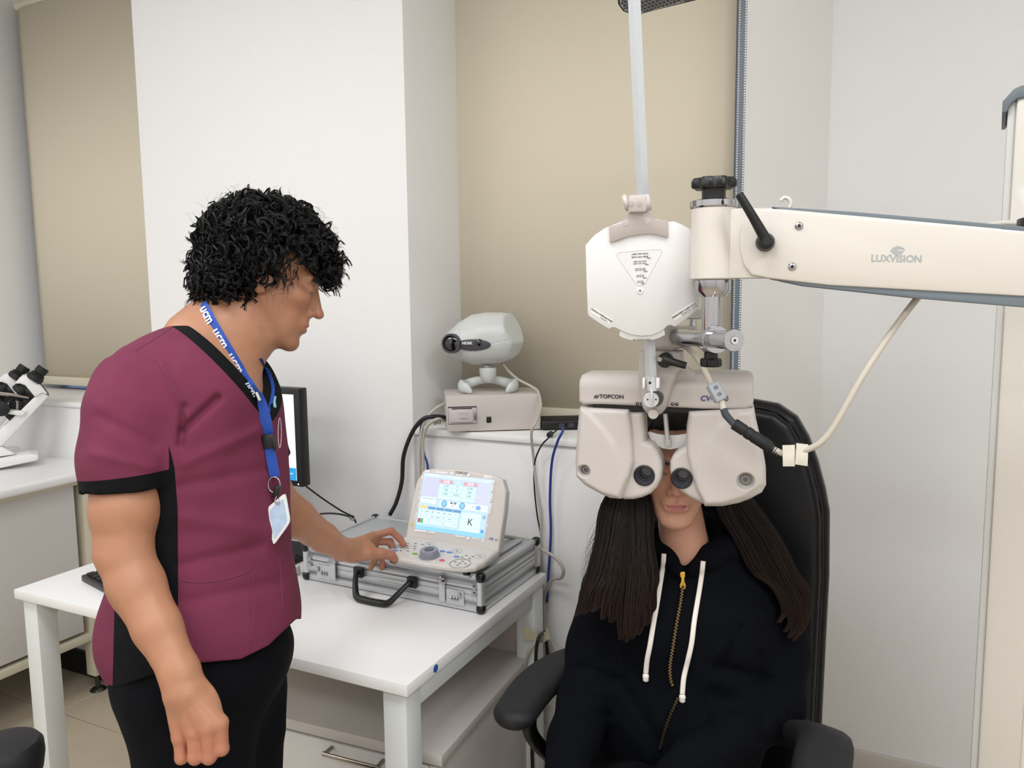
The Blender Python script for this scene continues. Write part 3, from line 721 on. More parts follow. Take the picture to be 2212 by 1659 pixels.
# sensor window and lettering follow the face: find front y there
def fronty(fn, x, z, y0=-.13, y1=.02, n=300):
    ys = np.linspace(y0, y1, n); P = np.c_[np.full(n, x), ys, np.full(n, z)]; v = fn(P); k = np.argmax(v < 0); return ys[k]
h1 = PP(1010, 741, -.05); yy = fronty(strip, h1[0], h1[2])
h1 = PP(1009, 741.5, yy); text('maker_lettering', 'NIDEK', .0105, mat('white_ink', 'F2F2F2', .5, emit=0), Fr(Tp.p(h1[0], yy-.0022, h1[2]), math.radians(28-12)), parent=pj, off=.0003)
h2 = PP(1036, 740, -.05); y2 = fronty(strip, h2[0], h2[2]); h2 = PP(1036, 740, y2)
mesh('sensor_window', *lathe_vf([(.001, .0022), (.009, .002), (.0105, 0)], Tp.p(h2[0], y2, h2[2]), Tp.m@np.array([.35, -.93, .05]), 24), mat('lens_black', '07070B', .08, coat=1), pj) 
# neck and claws
zt = T.p(0, 0, Hh)[2]
nk = V(1054, 800, dpj)
lathe('ball_neck', [(.012, 0), (.020, .008), (.0245, .022), (.0255, .034), (.0255, .040), (.024, .044), (.010, .045)], (nk[0], nk[1], zt+.028), (0, 0, 1), m_pj, pj, n=36)
lathe('neck_pin', [(.013, 0), (.013, .008), (.009, .010), (.009, .03)], (nk[0], nk[1], zt+.072), (0, 0, 1), m_chr2, pj, n=24)
Tn = Fr((nk[0], nk[1], zt), math.radians(30))
for sg in (-1, 1):
    pts = [(sg*.0, .002, .036), (sg*.032, .028, .030), (sg*.062, .024, .020), (sg*.078, -.008, .014), (sg*.070, -.040, .010), (sg*.050, -.058, .006)]
    P = smooth_path(pts, 8); rr = np.interp(np.linspace(0, 1, len(P)), [0, .3, .6, .85, 1], [.011, .016, .020, .017, .005])
    rr = np.minimum(rr, np.maximum(P[:, 2]+.0, .004)*1.05) if False else rr
    P[:, 2] = np.maximum(P[:, 2], rr*1.0+.0003)
    v_, f_ = tube_vf(P, rr*.62, 14, 1.5, up=np.array([0, 0, 1.]))
    # blade like section: taller than wide
    mesh('stand_claw', v_, f_, m_pj, pj, T=Tn)
# ---------------------------------------------------------------- black router box
rt = thing('network_box', 'flat black network box on the sill behind the phoropter', 'network box', (-.83, 2.13, 1.11))
Tr = Fr(onZ(1170, 929, 1.112), math.radians(29))
box('housing', (0, 0, 0), (.15, .09, .026), m_blk, rt, bev=.004, T=Tr)
box('top_plate', (.004, .004, .0255), (.146, .086, .028), m_blkm, rt, bev=.001, T=Tr)
for i in range(3): box('port', (.05+i*.028, -.001, .006), (.066+i*.028, .003, .018), mat('port_grey', '3C3E44', .4), rt, T=Tr)
# ---------------------------------------------------------------- monitor and keyboard
mo = thing('monitor', 'black framed monitor with a white and blue screen behind the man', 'monitor', (-1.74, 1.74, .75))
mz0, mz1 = .966, 1.248
box('bezel', (-2.0, 1.70, mz0), (-1.492, 1.735, mz1), m_blk, mo, bev=.004)
ms = box('display', (-1.982, 1.6985, mz0+.018), (-1.512, 1.702, mz1-.018), mat('lit_white', 'F3F8FA', emit=.95), mo, label='lit white display')
Tm = Fr((-1.512, 1.698, mz0+.018), 0)
box('display_band', (-.47, -.0006, 0), (0, .0005, .036), mat('lit_band', '1E9AD6', emit=.9), ms, T=Tm)
text('display_logo', 'ucm', .135, mat('lit_logo', '2FA6E6', emit=.95), Tm, x=-.0305, z=.108, y=-.0005, parent=ms, align='RIGHT', off=.003)
text('display_lettering', 'CATOLICA DEL MAULE', .014, mat('lit_txt', '8A96A0', emit=.5), Tm, x=-.0305, z=.068, y=-.0005, parent=ms, align='RIGHT')
text('display_footer', 'optometria.ucm.cl', .0075, mat('lit_wt', 'F8FBFC', emit=.95), Tm, x=-.012, z=.020, y=-.001, parent=ms, align='RIGHT')
cyl('power_led', (-1.507, 1.699, mz0+.008), (-1.507, 1.701, mz0+.008), .002, mat('lit_white2', 'FFFFFF', emit=1.5), mo, n=10)
box('stand_neck', (-1.78, 1.735, .77), (-1.71, 1.76, 1.12), m_blk, mo, bev=.005)
box('stand_base', (-1.93, 1.60, .7505), (-1.50, 1.80, .768), m_blkm, mo, bev=.008)
kb = thing('keyboard', 'black computer keyboard on the desk behind the man', 'keyboard', (-1.73, 1.35, .75))
Tq = Fr((-1.94, 1.325, .7505), math.radians(-14))
box('keyboard_base', (0, 0, 0), (.43, .14, .018), m_blk, kb, bev=.005, T=Tq)
kk = None
for r_ in range(5):
    for i in range(14):
        lo = (.012+i*.0292, .010+r_*.0245, .017); 
        if kk is None:
            kk = box('key', lo, (lo[0]+.025, lo[1]+.020, .0235), m_blkm, kb, bev=.002, T=Tq); base = np.array(lo); kk0 = WL[kk.name].copy(); o = kk
        else:
            o = kk.copy(); COL.objects.link(o); o.parent = kb
            o.location = Vector(kk0+Tq.m@(np.array(lo)-base)-wl(kb))
# small white adapter left of the case
ad = thing('power_adapter', 'small white adapter on the desk beside the left end of the case', 'adapter', (-1.47, 1.62, .75))
box('adapter_body', (-1.515, 1.565, .7505), (-1.435, 1.615, .775), mat('adapter_white', 'DCDCDC', .4), ad, bev=.005)
# ---------------------------------------------------------------- cables
m_cb = mat('cable_black', '121215', .45); m_cw = mat('cable_beige', 'BDB6AB', .5); m_cblue = mat('cable_blue', '27408F', .4)
def cable(name, pts, r, m, label, n=8, group=None, T=None):
    P = [np.asarray(p, float) for p in pts]; P = smooth_path(P, 10)
    v, f = tube_vf(P, r, n); o = mesh(name, v, f, m, None); tag(o, label, 'cable', group); return o
Yw = 1.945
cable('black_cable', [onY(965, 905, 1.95)+[0, .02, 0], onY(935, 900, 1.925), onY(912, 907, 1.915), onY(890, 935, 1.925), onY(872, 985, 1.93), onY(868, 1040, 1.93), onY(856, 1085, 1.92), onY(842, 1112, 1.915)], .0065, m_cb, 'thick black cable curving down the white pillar to the case')
cable('beige_cable', [onY(960, 872, 1.955), onY(938, 885, 1.925), onY(915, 915, 1.92), onY(908, 960, 1.93), onY(907, 1010, 1.94), onY(906, 1100, 1.94)], .0045, m_cw, 'beige cable from the upper side of the printer box')
cable('beige_cable', [onY(962, 908, 1.965), onY(945, 905, 1.93), onY(925, 918, 1.92), onY(914, 950, 1.93), onY(914, 1010, 1.94), onY(914, 1100, 1.94)], .0048, m_cw, 'beige cable with a round plug beside the printer box')
o = lathe('cable_plug', [(.008, 0), (.013, .002), (.013, .006), (.010, .008), (.010, .012), (.013, .014), (.013, .020), (.006, .022)], onY(952, 907, 1.955), np.array([-.9, -.35, -.1]), mat('plug_beige', 'CFC8B6', .5), None, n=20); tag(o, 'round beige threaded plug at the side of the printer box', 'plug')
cable('blue_cable', [onY(925, 898, 1.945), onY(912, 910, 1.928), onY(909, 940, 1.935), onY(916, 980, 1.945), onY(924, 1010, 1.945), onY(928, 1100, 1.945)], .0035, m_cblue, 'blue network cable behind the keypad beside the pillar')
cable('beige_cable', [V(1085, 785, dpj+.01), V(1100, 803, dpj+.02), V(1120, 820, dpj), V(1150, 836, dpj-.02), V(1163, 848, dpj-.05), onY(1168, 880, 2.00), onY(1158, 910, 1.925), onY(1148, 935, 1.915), onY(1152, 985, 1.94), onY(1160, 1060, 1.945), onY(1168, 1110, 1.945), onY(1169, 1180, 1.945), onY(1172, 1250, 1.945), onY(1176, 1330, 1.94), onY(1172, 1372, 1.935)], .0042, m_cw, 'long beige cable from the projector down the low wall')
cable('thin_black_cable', [onZ(1196, 932, 1.118)+[0, .02, 0], onY(1186, 945, 1.925), onY(1168, 965, 1.925), onY(1155, 1000, 1.94), onY(1154, 1050, 1.95), onY(1160, 1110, 1.95), onY(1168, 1160, 1.95), onY(1170, 1230, 1.95)], .0022, m_cb, 'thin black power lead hanging from the network box')
o = lathe('barrel_plug', [(.004, 0), (.008, .003), (.008, .022), (.0045, .028)], onZ(1186, 940, 1.118), onZ(1202, 928, 1.118)-onZ(1186, 940, 1.118), m_cb, None, n=16); tag(o, 'black barrel plug on the sill edge under the network box', 'plug')
cable('blue_cable', [onZ(1208, 926, 1.124)+[0, .02, 0], onY(1216, 930, 1.93), onY(1204, 955, 1.918), onY(1192, 1000, 1.935), onY(1188, 1080, 1.945), onY(1190, 1150, 1.945), onY(1185, 1240, 1.94), onY(1182, 1300, 1.94)], .0038, m_cblue, 'blue network cable hanging from the network box down the low wall')
cable('keypad_cable', [Ts.p(.12, .03, .03), onY(1080, 1158, 1.80), onY(1115, 1163, 1.86), onY(1150, 1178, 1.90), onY(1185, 1195, 1.90), onY(1207, 1212, 1.89), onY(1217, 1232, 1.89), onY(1212, 1248, 1.905), onY(1190, 1255, 1.93), onY(1175, 1300, 1.94), onY(1178, 1372, 1.94)], .0048, m_cw, 'beige keypad cable looping past the rear corner of the desk')
cable('lock_cable', [(-1.50, 1.72, .985), onY(650, 1040, 1.74), onY(690, 1072, 1.78), onY(735, 1102, 1.82), onY(758, 1114, 1.84), onY(766, 1122, 1.85), onY(770, 1134, 1.87)], .0028, m_cb, 'thin black security cable from the monitor to behind the case')
cable('lock_cable', [onY(660, 1125, 1.80), onY(685, 1112, 1.82), onY(715, 1109, 1.83), onY(745, 1113, 1.84), onY(762, 1120, 1.85)], .0028, m_cb, 'second black security cable arching low over the desk')
rg = lathe('cable_ring', [(.0075, -.001), (.009, 0), (.0075, .001), (.006, 0), (.0075, -.001)], onY(761, 1119, 1.842), np.array([.35, -.9, .2]), m_chr2, None, n=20); tag(rg, 'small steel ring joining the two security cables', 'ring')
cable('thin_black_cable', [onY(640, 1198, 1.68), onZ(652, 1205, .754), onZ(640, 1215, .754), onZ(620, 1225, .754)], .0022, m_cb, 'thin black lead on the desk beside the white adapter')
# cables and tape beside the rear desk leg
Yc = 1.93
cable('beige_cable', [onY(1176, 1368, 1.87), onY(1150, 1395, 1.815), onY(1135, 1430, 1.81), onY(1131, 1470, 1.82), onY(1131, 1510, 1.84), onY(1133, 1560, 1.87)], .0045, m_cw, 'beige cable curving out of the tape down beside the drawer cabinet')
cable('black_cable', [onY(1176, 1366, 1.89), onY(1164, 1378, 1.815), onY(1158, 1410, 1.81), onY(1158, 1470, 1.81), onY(1160, 1530, 1.81), onY(1150, 1580, 1.81), onY(1150, 1650, 1.81), onY(1152, 1680, 1.81)], .005, m_cb, 'black cable bent over the tape and falling beside the desk leg')
cable('black_cable', [onY(1180, 1385, Yc), onY(1184, 1420, Yc), onY(1190, 1460, Yc), onY(1205, 1500, Yc), onY(1215, 1540, Yc)], .005, m_cb, 'short black cable between the tape and the left armrest')
cable('beige_cable', [onY(1185, 1372, Yc), onY(1200, 1403, Yc), onY(1222, 1408, Yc), onY(1250, 1420, Yc)], .0035, m_cw, 'thin beige cable running from the tape behind the armrest')
cable('beige_cable', [onY(1165, 1470, Yc), onY(1182, 1500, Yc), onY(1210, 1530, Yc), onY(1230, 1560, Yc)], .004, m_cw, 'beige cable passing under the left armrest')
cable('beige_cable', [onY(1160, 1500, Yc), onY(1165, 1540, Yc), onY(1176, 1575, Yc), onY(1172, 1610, Yc), onY(1160, 1655, Yc), onY(1158, 1690, Yc)], .005, m_cw, 'beige cable bulging right below the left armrest')
cable('thin_black_cable', [onY(1115, 1612, Yc), onY(1128, 1625, Yc), onY(1136, 1645, Yc), onY(1138, 1690, Yc)], .0022, m_cb, 'thin black lead low beside the drawer cabinet')
bmx = bmesh.new()
tp = [(1130, 1354), (1155, 1364), (1176, 1374), (1182, 1353), (1188, 1380), (1180, 1384), (1174, 1390), (1166, 1380), (1150, 1384), (1131, 1384)]
vs = [bmx.verts.new(onY(x, y, (1.812 if x < 1165 else 1.85)+.008*((i*7) % 3-1))) for i, (x, y) in enumerate(tp)]
fc = bmx.faces.new(vs); ex = bmesh.ops.extrude_face_region(bmx, geom=[fc]); bmesh.ops.translate(bmx, verts=[g for g in ex['geom'] if isinstance(g, bmesh.types.BMVert)], vec=(0, .001, 0))
o = from_bm('masking_tape', bmx, mat('masking_tape', 'D9D3B4', .7), None, smooth=False); tag(o, 'crumpled cream masking tape holding cables at the rear desk leg', 'tape')
# ---------------------------------------------------------------- phoropter head
m_ph = mat('phoropter_shell', 'C5BEB9', .40, bump=.04, bscale=900, bdist=.0002); m_ph2 = mat('phoropter_shell_grey', 'BBB4AF', .42)
m_cream2 = mat('cream_lacquer', 'D6D0C7', .28, coat=.2); m_gcap = mat('slate_trim', '69737A', .5)
dP = 1.37; YP = math.radians(9)
Tp = Fr(V(1440, 880, dP), YP, 0, math.radians(.0))
S_ = dP/FPX
ph = thing('phoropter', 'beige motorised phoropter head in front of the seated woman', 'phoropter', Tp.p(0, 0, 0))
def PH(pts, y0=0.): return outl(Tp, pts, y0)
def P3(x, y, y0=0.): h_ = hit(Tp, x, y, y0); return np.array([h_[0], y0, h_[1]])
def lobes(main, lobe, ridge, lens, hole, hole_r, xr, name):
    mo_, lo2, ri = PH(main, -.008), PH(lobe, .0), PH(ridge, -.012)
    lc = P3(*lens); hc = P3(*hole)
    def f(P):
        a = extr(P, mo_, -.008, .062, .009)
        b = extr(P, lo2, .004, .062, .010)
        r_ = extr(P, ri, -.0125, .03, .006)
        g = smin(a, b, .004); g = smin(g, r_, .007)
        q_ = P[:, [0, 2]]
        L_ = np.hypot(q_[:, 0]-lc[0], q_[:, 1]-lc[2])
        g = smax(g, -np.maximum(L_-.0168, P[:, 1]-.05), .0015)
        Hh_ = np.hypot(q_[:, 0]-hc[0], q_[:, 1]-hc[2])
        cone = Hh_-(hole_r-np.clip(P[:, 1]+.01, 0, .012)*.35)
        g = smax(g, -np.maximum(cone, P[:, 1]-.008), .0015)
        return g
    A = np.array(mo_+lo2+ri); pad = .012
    o = sdf(name, f, (A[:, 0].min()-pad, -.03, A[:, 1].min()-pad), (A[:, 0].max()+pad, .075, A[:, 1].max()+pad), .0022, m_ph, ph, Tp)
    # lens barrel: dark nested rings
    pc = Tp.p(lc[0], .002, lc[2]); ax = Tp.m[:, 1]
    lb = lathe('lens_barrel', [(.0170, 0), (.0170, .002), (.0158, .0025), (.0155, .010), (.0132, .0105), (.0130, .018), (.0108, .0185), (.0105, .028), (.0088, .0285), (.0088, .036)], pc, ax, mat('barrel_dark', '2A2E38', .3), o, n=40, close=False)
    cyl('lens_glass', pc+ax*.034, pc+ax*.0345, .009, mat('phor_glass', '3C3844', .05, coat=1), o, n=32)
    lathe('lens_bezel', [(.0186, .0015), (.0186, -.0004), (.0170, -.0012), (.0168, .002)], pc, ax, m_blk, o, n=40, close=False)
    sc_ = Tp.p(hc[0]+xr, .002, hc[2])
    lathe('screw_sleeve', [(.0062, .008), (.0062, -.001), (.0050, -.001), (.0050, .006), (.0001, .006)], sc_, ax, m_chr2, o, n=20, close=False)
    return o
lobes([(1251, 881), (1357, 886), (1361, 905), (1364, 930), (1366, 960), (1368, 1000), (1360, 1030), (1350, 1055), (1342, 1080), (1316, 1078), (1288, 1064), (1262, 1050), (1243, 1031), (1241, 1000), (1246, 925)],
      [(1300, 890), (1389, 890), (1392, 955), (1409, 962), (1420, 978), (1428, 998), (1430, 1018), (1427, 1038), (1418, 1056), (1404, 1070), (1386, 1078), (1366, 1082), (1345, 1082), (1330, 1050), (1310, 1000)],
      [(1254, 884), (1262, 884), (1300, 925), (1325, 960), (1340, 1000), (1349, 1035), (1345, 1055), (1335, 1075), (1300, 1066), (1265, 1046), (1248, 1028), (1246, 1000), (1250, 930)],
      (1391, 1028), (1264, 1015), .0115, .002, 'left_lens_unit')
lobes([(1487, 890), (1628, 882), (1631, 905), (1640, 945), (1648, 980), (1654, 1013), (1655, 1050), (1646, 1066), (1620, 1080), (1596, 1089), (1560, 1096), (1522, 1096), (1505, 1060), (1492, 1020), (1484, 985), (1482, 940)],
      [(1489, 892), (1560, 892), (1570, 1000), (1560, 1080), (1540, 1097), (1515, 1091), (1490, 1079), (1468, 1063), (1453, 1043), (1446, 1020), (1446, 1000), (1452, 986), (1466, 973), (1482, 965), (1482, 920)],
      [(1592, 893), (1625, 890), (1635, 940), (1643, 980), (1649, 1015), (1649, 1046), (1610, 1074), (1560, 1088), (1524, 1090), (1508, 1060), (1502, 1036), (1508, 1000), (1525, 960), (1550, 925)],
      (1472, 1034), (1611, 1036), .0145, -.000, 'right_lens_unit')
# header bar
HO = PH([(1250, 822), (1253, 812), (1262, 808), (1380, 809), (1440, 807), (1500, 806), (1590, 807), (1614, 808), (1624, 812), (1628, 822), (1628, 868), (1625, 878), (1612, 884), (1520, 884), (1440, 880), (1300, 874), (1258, 874), (1250, 868)], -.004)
def hdr(P):
    a = extr(P, HO, -.004, .07, .006)
    # scooped upper front edge like the photo
    zt_ = HO[2][1]
    sl = (P[:, 2]-zt_+.017)*.62-(P[:, 1]+.004)*.78
    return smax(a, sl, .006)
sdf('header', hdr, (-.19, -.02, -.03), (.19, .085, .09), .0022, m_ph, ph, Tp)
box('slide_rail', (P3(1280, 878)[0], .004, P3(1300, 886)[2]), (P3(1600, 880)[0], .055, P3(1300, 872)[2]), m_blkm, ph, T=Tp)
t1 = P3(1321, 857, -.0046); text('maker_lettering', 'TOPCON', .0096, mat('dark_ink', '2B2B33', .5), Tp, x=t1[0], z=t1[2], y=-.0050, parent=ph, sx=1.06, off=.00025)
k1 = P3(1288, 857, -.005)
for s_k in (-1, 1):
    prism('emblem', [(k1[0]+s_k*.0022+x, k1[2]+z) for x, z in ((-.0026, -.003), (-.0006, -.003), (.003, .003), (.0006, .003))], -.0052, -.0048, mat('dark_ink', '2B2B33', .5), ph, T=Tp)
prism('emblem', [(k1[0]-.004, k1[2]-.0009), (k1[0]+.004, k1[2]-.0002), (k1[0]+.004, k1[2]+.0007), (k1[0]-.004, k1[2]+.0001)], -.0052, -.0048, mat('dark_ink', '2B2B33', .5), ph, T=Tp)
t2 = P3(1523, 861, -.0046); text('model_lettering', 'CV', .0128, mat('violet_ink2', '473F93', .5), Tp, x=t2[0], z=t2[2], y=-.0050, parent=ph, shear=.25, off=.0003)
t2 = P3(1545, 861, -.0046); text('model_number', '-5000', .0128, mat('grey_ink2', '3C3C44', .5), Tp, x=t2[0]+.007, z=t2[2], y=-.0050, parent=ph)
for x in (1377, 1386, 1453, 1462):
    q_ = P3(x, 872+(x-1377)*.012, -.004); cyl('set_screw', Tp.p(q_[0], -.0052, q_[2]), Tp.p(q_[0], -.0015, q_[2]), .0030, m_blk, ph, n=14)
    cyl('set_screw_tip', Tp.p(q_[0]+.0005, -.0056, q_[2]+.0006), Tp.p(q_[0]+.0005, -.005, q_[2]+.0006), .0012, m_chr2, ph, n=8)
w1 = P3(1354, 810, .03); 
Tw = Fr(Tp.p(w1[0], .012, P3(1354, 811, .012)[2]+.0012), YP, math.radians(-72))
text('caution_marks', '\u26a0', .012, mat('warning_yellow', 'E0CC4A', .5), Tw, parent=ph) if False else None
prism('warning_sticker', [(-.010, -.003), (.001, -.003), (-.0045, .006)], -.0005, .0002, mat('warning_yellow', 'E0CC4A', .5), ph, T=Tw)
lathe('instruction_sticker', [(.004, 0), (.004, .0004)], Tw.p(.008, .0, .001), -Tw.m[:, 1], m_inkb, ph, n=16)
# centre bracket
BO = PH([(1381, 758), (1474, 758), (1476, 788), (1474, 800), (1463, 806), (1452, 835), (1443, 862), (1438, 880), (1428, 892), (1414, 899), (1400, 893), (1391, 880), (1385, 858), (1379, 835), (1378, 800)], -.02)
BO2 = PH([(1474, 790), (1487, 797), (1502, 808), (1502, 822), (1450, 826), (1452, 800)], .0)
def brk(P):
    a = extr(P, BO, -.024, .02, .010); b = extr(P, BO2, .004, .03, .004)
    g = smin(a, b, .012)
    c1 = P3(1413, 862, -.03); g = smin(g, rc(P, P3(1400, 800, -.012), P3(1413, 870, -.018), .012, .020), .008)
    rec = bx(P, P3(1408, 836, -.045), (.0135, .012, .035), .006); g = smax(g, -rec, .003)
    sc1 = P3(1432, 830, -.055); g = smax(g, -rc(P, P3(1434, 812, -.050), P3(1428, 850, -.046), .016, .012), .006)
    return g
BA = np.array(BO+BO2)
sdf('centre_bracket', brk, (BA[:, 0].min()-.012, -.06, BA[:, 1].min()-.012), (BA[:, 0].max()+.012, .05, BA[:, 1].max()+.012), .002, m_ph2, ph, Tp)
q_ = P3(1413, 892, -.03); cyl('level_knob', Tp.p(q_[0], -.046, q_[2]), Tp.p(q_[0], -.010, q_[2]), .0085, m_ph, ph, n=28, bev=.001)
# clamp lever
q_ = P3(1438, 777, -.03); cyl('lever_hub', Tp.p(q_[0], -.046, q_[2]), Tp.p(q_[0], -.022, q_[2]), .0125, m_blk, ph, n=28, bev=.002)
e_ = P3(1482, 790, -.048); tube('clamp_lever', [Tp.p(P3(1433, 776, -.048)[0], -.048, P3(1433, 776, -.048)[2]), Tp.p((P3(1433, 776, -.048)[0]+e_[0])/2, -.050, (P3(1433, 776, -.048)[2]+e_[2])/2), Tp.p(e_[0], -.048, e_[2])], [.0090, .0062, .0060], m_blk, ph, n=14, sub=5)
cyl('lever_screw', Tp.p(P3(1433, 776)[0], -.0585, P3(1433, 776, -.055)[2]), Tp.p(P3(1433, 776)[0], -.056, P3(1433, 776, -.055)[2]), .004, m_chr, ph, n=14)
cyl('small_bolt', Tp.p(*P3(1470, 790, -.01)), Tp.p(*P3(1472, 800, -.01)), .005, m_chr2, ph, n=14)
# neck up to the holder bar
NO = PH([(1381, 758), (1474, 758), (1476, 772), (1380, 772)], .0)
cyl('knurled_ring', Tp.p(*P3(1424, 758, .0)), Tp.p(*P3(1424, 742, .0)), .0125, m_ph2, ph, n=30)
for i in range(24):
    pass
GO = PH([(1398, 728), (1408, 708), (1430, 702), (1440, 705), (1450, 701), (1490, 703), (1506, 705), (1508, 725), (1500, 745), (1470, 750), (1430, 752), (1412, 752), (1398, 745)], .03)
def gr(P):
    g = extr(P, GO, -.018, .034, .008)
    return smin(g, rc(P, P3(1440, 712, -.012), P3(1440, 742, -.012), .012, .014), .012)
GA = np.array(GO)
sdf('swivel_mount', gr, (GA[:, 0].min()-.02, -.04, GA[:, 1].min()-.02), (GA[:, 0].max()+.02, .05, GA[:, 1].max()+.02), .0022, m_ph2, ph, Tp)
lathe('swivel_knob', [(.0125, 0), (.0165, .002), (.0165, .014), (.0145, .017), (.006, .018)], Tp.p(*P3(1497, 689, .02)), (0, 0, 1), m_ph, ph, n=30)
cyl('swivel_pin', Tp.p(*P3(1497, 706, .02)), Tp.p(*P3(1497, 688, .02)), .0062, m_chr2, ph, n=20)
# forehead rest and its rod
FO = PH([(1399, 934), (1403, 932), (1418, 937), (1438, 940), (1462, 940), (1481, 937), (1500, 930), (1504, 933), (1497, 948), (1483, 960), (1466, 968), (1448, 971), (1432, 969), (1416, 961), (1404, 948)], .04)
prism('forehead_rest', FO, .040, .0425, mat('rest_white', 'E6E3E1', .3), ph, bev=.0008, T=Tp)
cyl('rest_rod', Tp.p(*P3(1437, 893, .03)), Tp.p(*P3(1443, 962, .036)), .0042, m_al, ph, n=18)
for x in (1439, 1447): q_ = P3(x, 955, .036); cyl('rest_clip', Tp.p(q_[0], .033, q_[2]-.006), Tp.p(q_[0], .033, q_[2]+.006), .0022, m_ph, ph, n=10)
# near point rod and holder in front
hold_t = P3(1407, 812, -.050); hold_b = P3(1408, 846, -.050)
cyl('rod_socket', Tp.p(*P3(1409, 845, -.045)), Tp.p(*P3(1406, 812, -.045)), .0110, m_al, ph, n=28, bev=.001)
for x0_, x1_ in ((1389, 1395), (1418, 1426)):
    a_ = P3(x0_, 838, -.045); b_ = P3(x1_, 815, -.045); box('socket_pad', (a_[0], -.055, a_[2]), (b_[0], -.038, b_[2]), mat('rest_white', 'E6E3E1', .3), ph, bev=.0015, T=Tp)
q_ = P3(1408, 862, -.045); cyl('pivot_disc', Tp.p(q_[0], -.058, q_[2]), Tp.p(q_[0], -.044, q_[2]), .0130, m_al, ph, n=32, bev=.0008)
cyl('pivot_body', Tp.p(q_[0]+.006, -.044, q_[2]), Tp.p(q_[0]+.006, -.020, q_[2]), .0125, mat('dark_steel', '55524E', .3, metal=.9), ph, n=28)
a_ = P3(1405, 876, -.06); b_ = P3(1411, 840, -.06); box('pivot_tongue', (a_[0], -.062, a_[2]), (b_[0], -.055, b_[2]), m_al, ph, bev=.0008, T=Tp)
for x in (1399, 1417): q2 = P3(x, 863, -.058); cyl('pivot_screw', Tp.p(q2[0], -.0592, q2[2]), Tp.p(q2[0], -.057, q2[2]), .0014, m_blk, ph, n=8)
q_ = P3(1404, 827, -.056); cyl('socket_hole', Tp.p(q_[0], -.0566, q_[2]), Tp.p(q_[0], -.05, q_[2]), .0024, m_blk, ph, n=12)
ra_ = Tp.p(*P3(1407, 828, -.046)); rb_ = V(1366, -90, 1.15)
def ppt(y): 
    """point of the rod nearest the given picture height"""
    t = np.linspace(0, 1, 400)[:, None]; P = ra_+(rb_-ra_)*t; z = (P-C0)@F; yy = CY-FPX*((P-C0)@U)/z; return P[np.argmin(abs(yy-y))]
bmr = bmesh.new(); xx_, yy_, zz_ = basis(rb_-ra_); hw = .0066
xx_ = R-zz_*(R@zz_); xx_ /= np.linalg.norm(xx_); yy_ = np.cross(zz_, xx_)
ang = math.radians(28); xr_, yr_ = xx_*math.cos(ang)+yy_*math.sin(ang), -xx_*math.sin(ang)+yy_*math.cos(ang)
rv = [p+a*xr_*hw+b*yr_*hw for p in (ra_, rb_) for a, b in ((-1, -1), (1, -1), (1, 1), (-1, 1))]
mesh('near_point_rod', rv, [(0, 1, 5, 4), (1, 2, 6, 5), (2, 3, 7, 6), (3, 0, 4, 7), (3, 2, 1, 0), (4, 5, 6, 7)], mat('rod_aluminium', 'D4D8DC', .4, metal=.35), ph, False)
# ---------------------------------------------------------------- near point card on the rod
rc_ = ppt(600); dC = dep(rc_)-.022
cd = thing('near_point_card', 'white rotating near point reading card clipped on the rod above the phoropter', 'reading card', V(1386, 600, dC))
rdv = (rb_-ra_)/np.linalg.norm(rb_-ra_); yax = np.array([-math.sin(math.radians(18)), math.cos(math.radians(18)), 0])
Tc = Fr(V(1386, 600, dC), math.radians(18), math.atan2(-(rdv@yax), rdv[2]))
m_card = mat('card_white', 'E9E8E8', .4)
def CO(pts, y0=0): return [hit(Tc, 1220+a/3.95, 380+b/3.95, y0) for a, b in pts]
co_ = CO([(178, 590), (250, 510), (335, 450), (390, 428), (640, 330), (885, 392), (930, 388), (1000, 415), (1070, 455), (1125, 520), (1142, 600), (1142, 900), (1138, 1105), (1125, 1140), (1040, 1215), (940, 1285), (905, 1270), (875, 1275), (850, 1300), (800, 1335), (740, 1355), (655, 1362), (560, 1350), (490, 1322), (450, 1300), (430, 1290), (400, 1290), (378, 1303), (290, 1250), (210, 1195), (198, 1175), (186, 900)])
tri = CO([(470, 650), (455, 655), (444, 672), (448, 690), (610, 920), (625, 930), (668, 930), (680, 920), (828, 650), (828, 635), (815, 624), (640, 635)], 0)
def cardf(P):
    g = extr(P, co_, -.0015, .0015, .0005)
    t_ = np.maximum(poly2(P[:, [0, 2]], tri), P[:, 1]+.0004)
    return np.maximum(g, -t_)
CA = np.array(co_)
prism('card_disc', co_, -.0015, .0015, m_card, cd, bev=.0005, T=Tc)
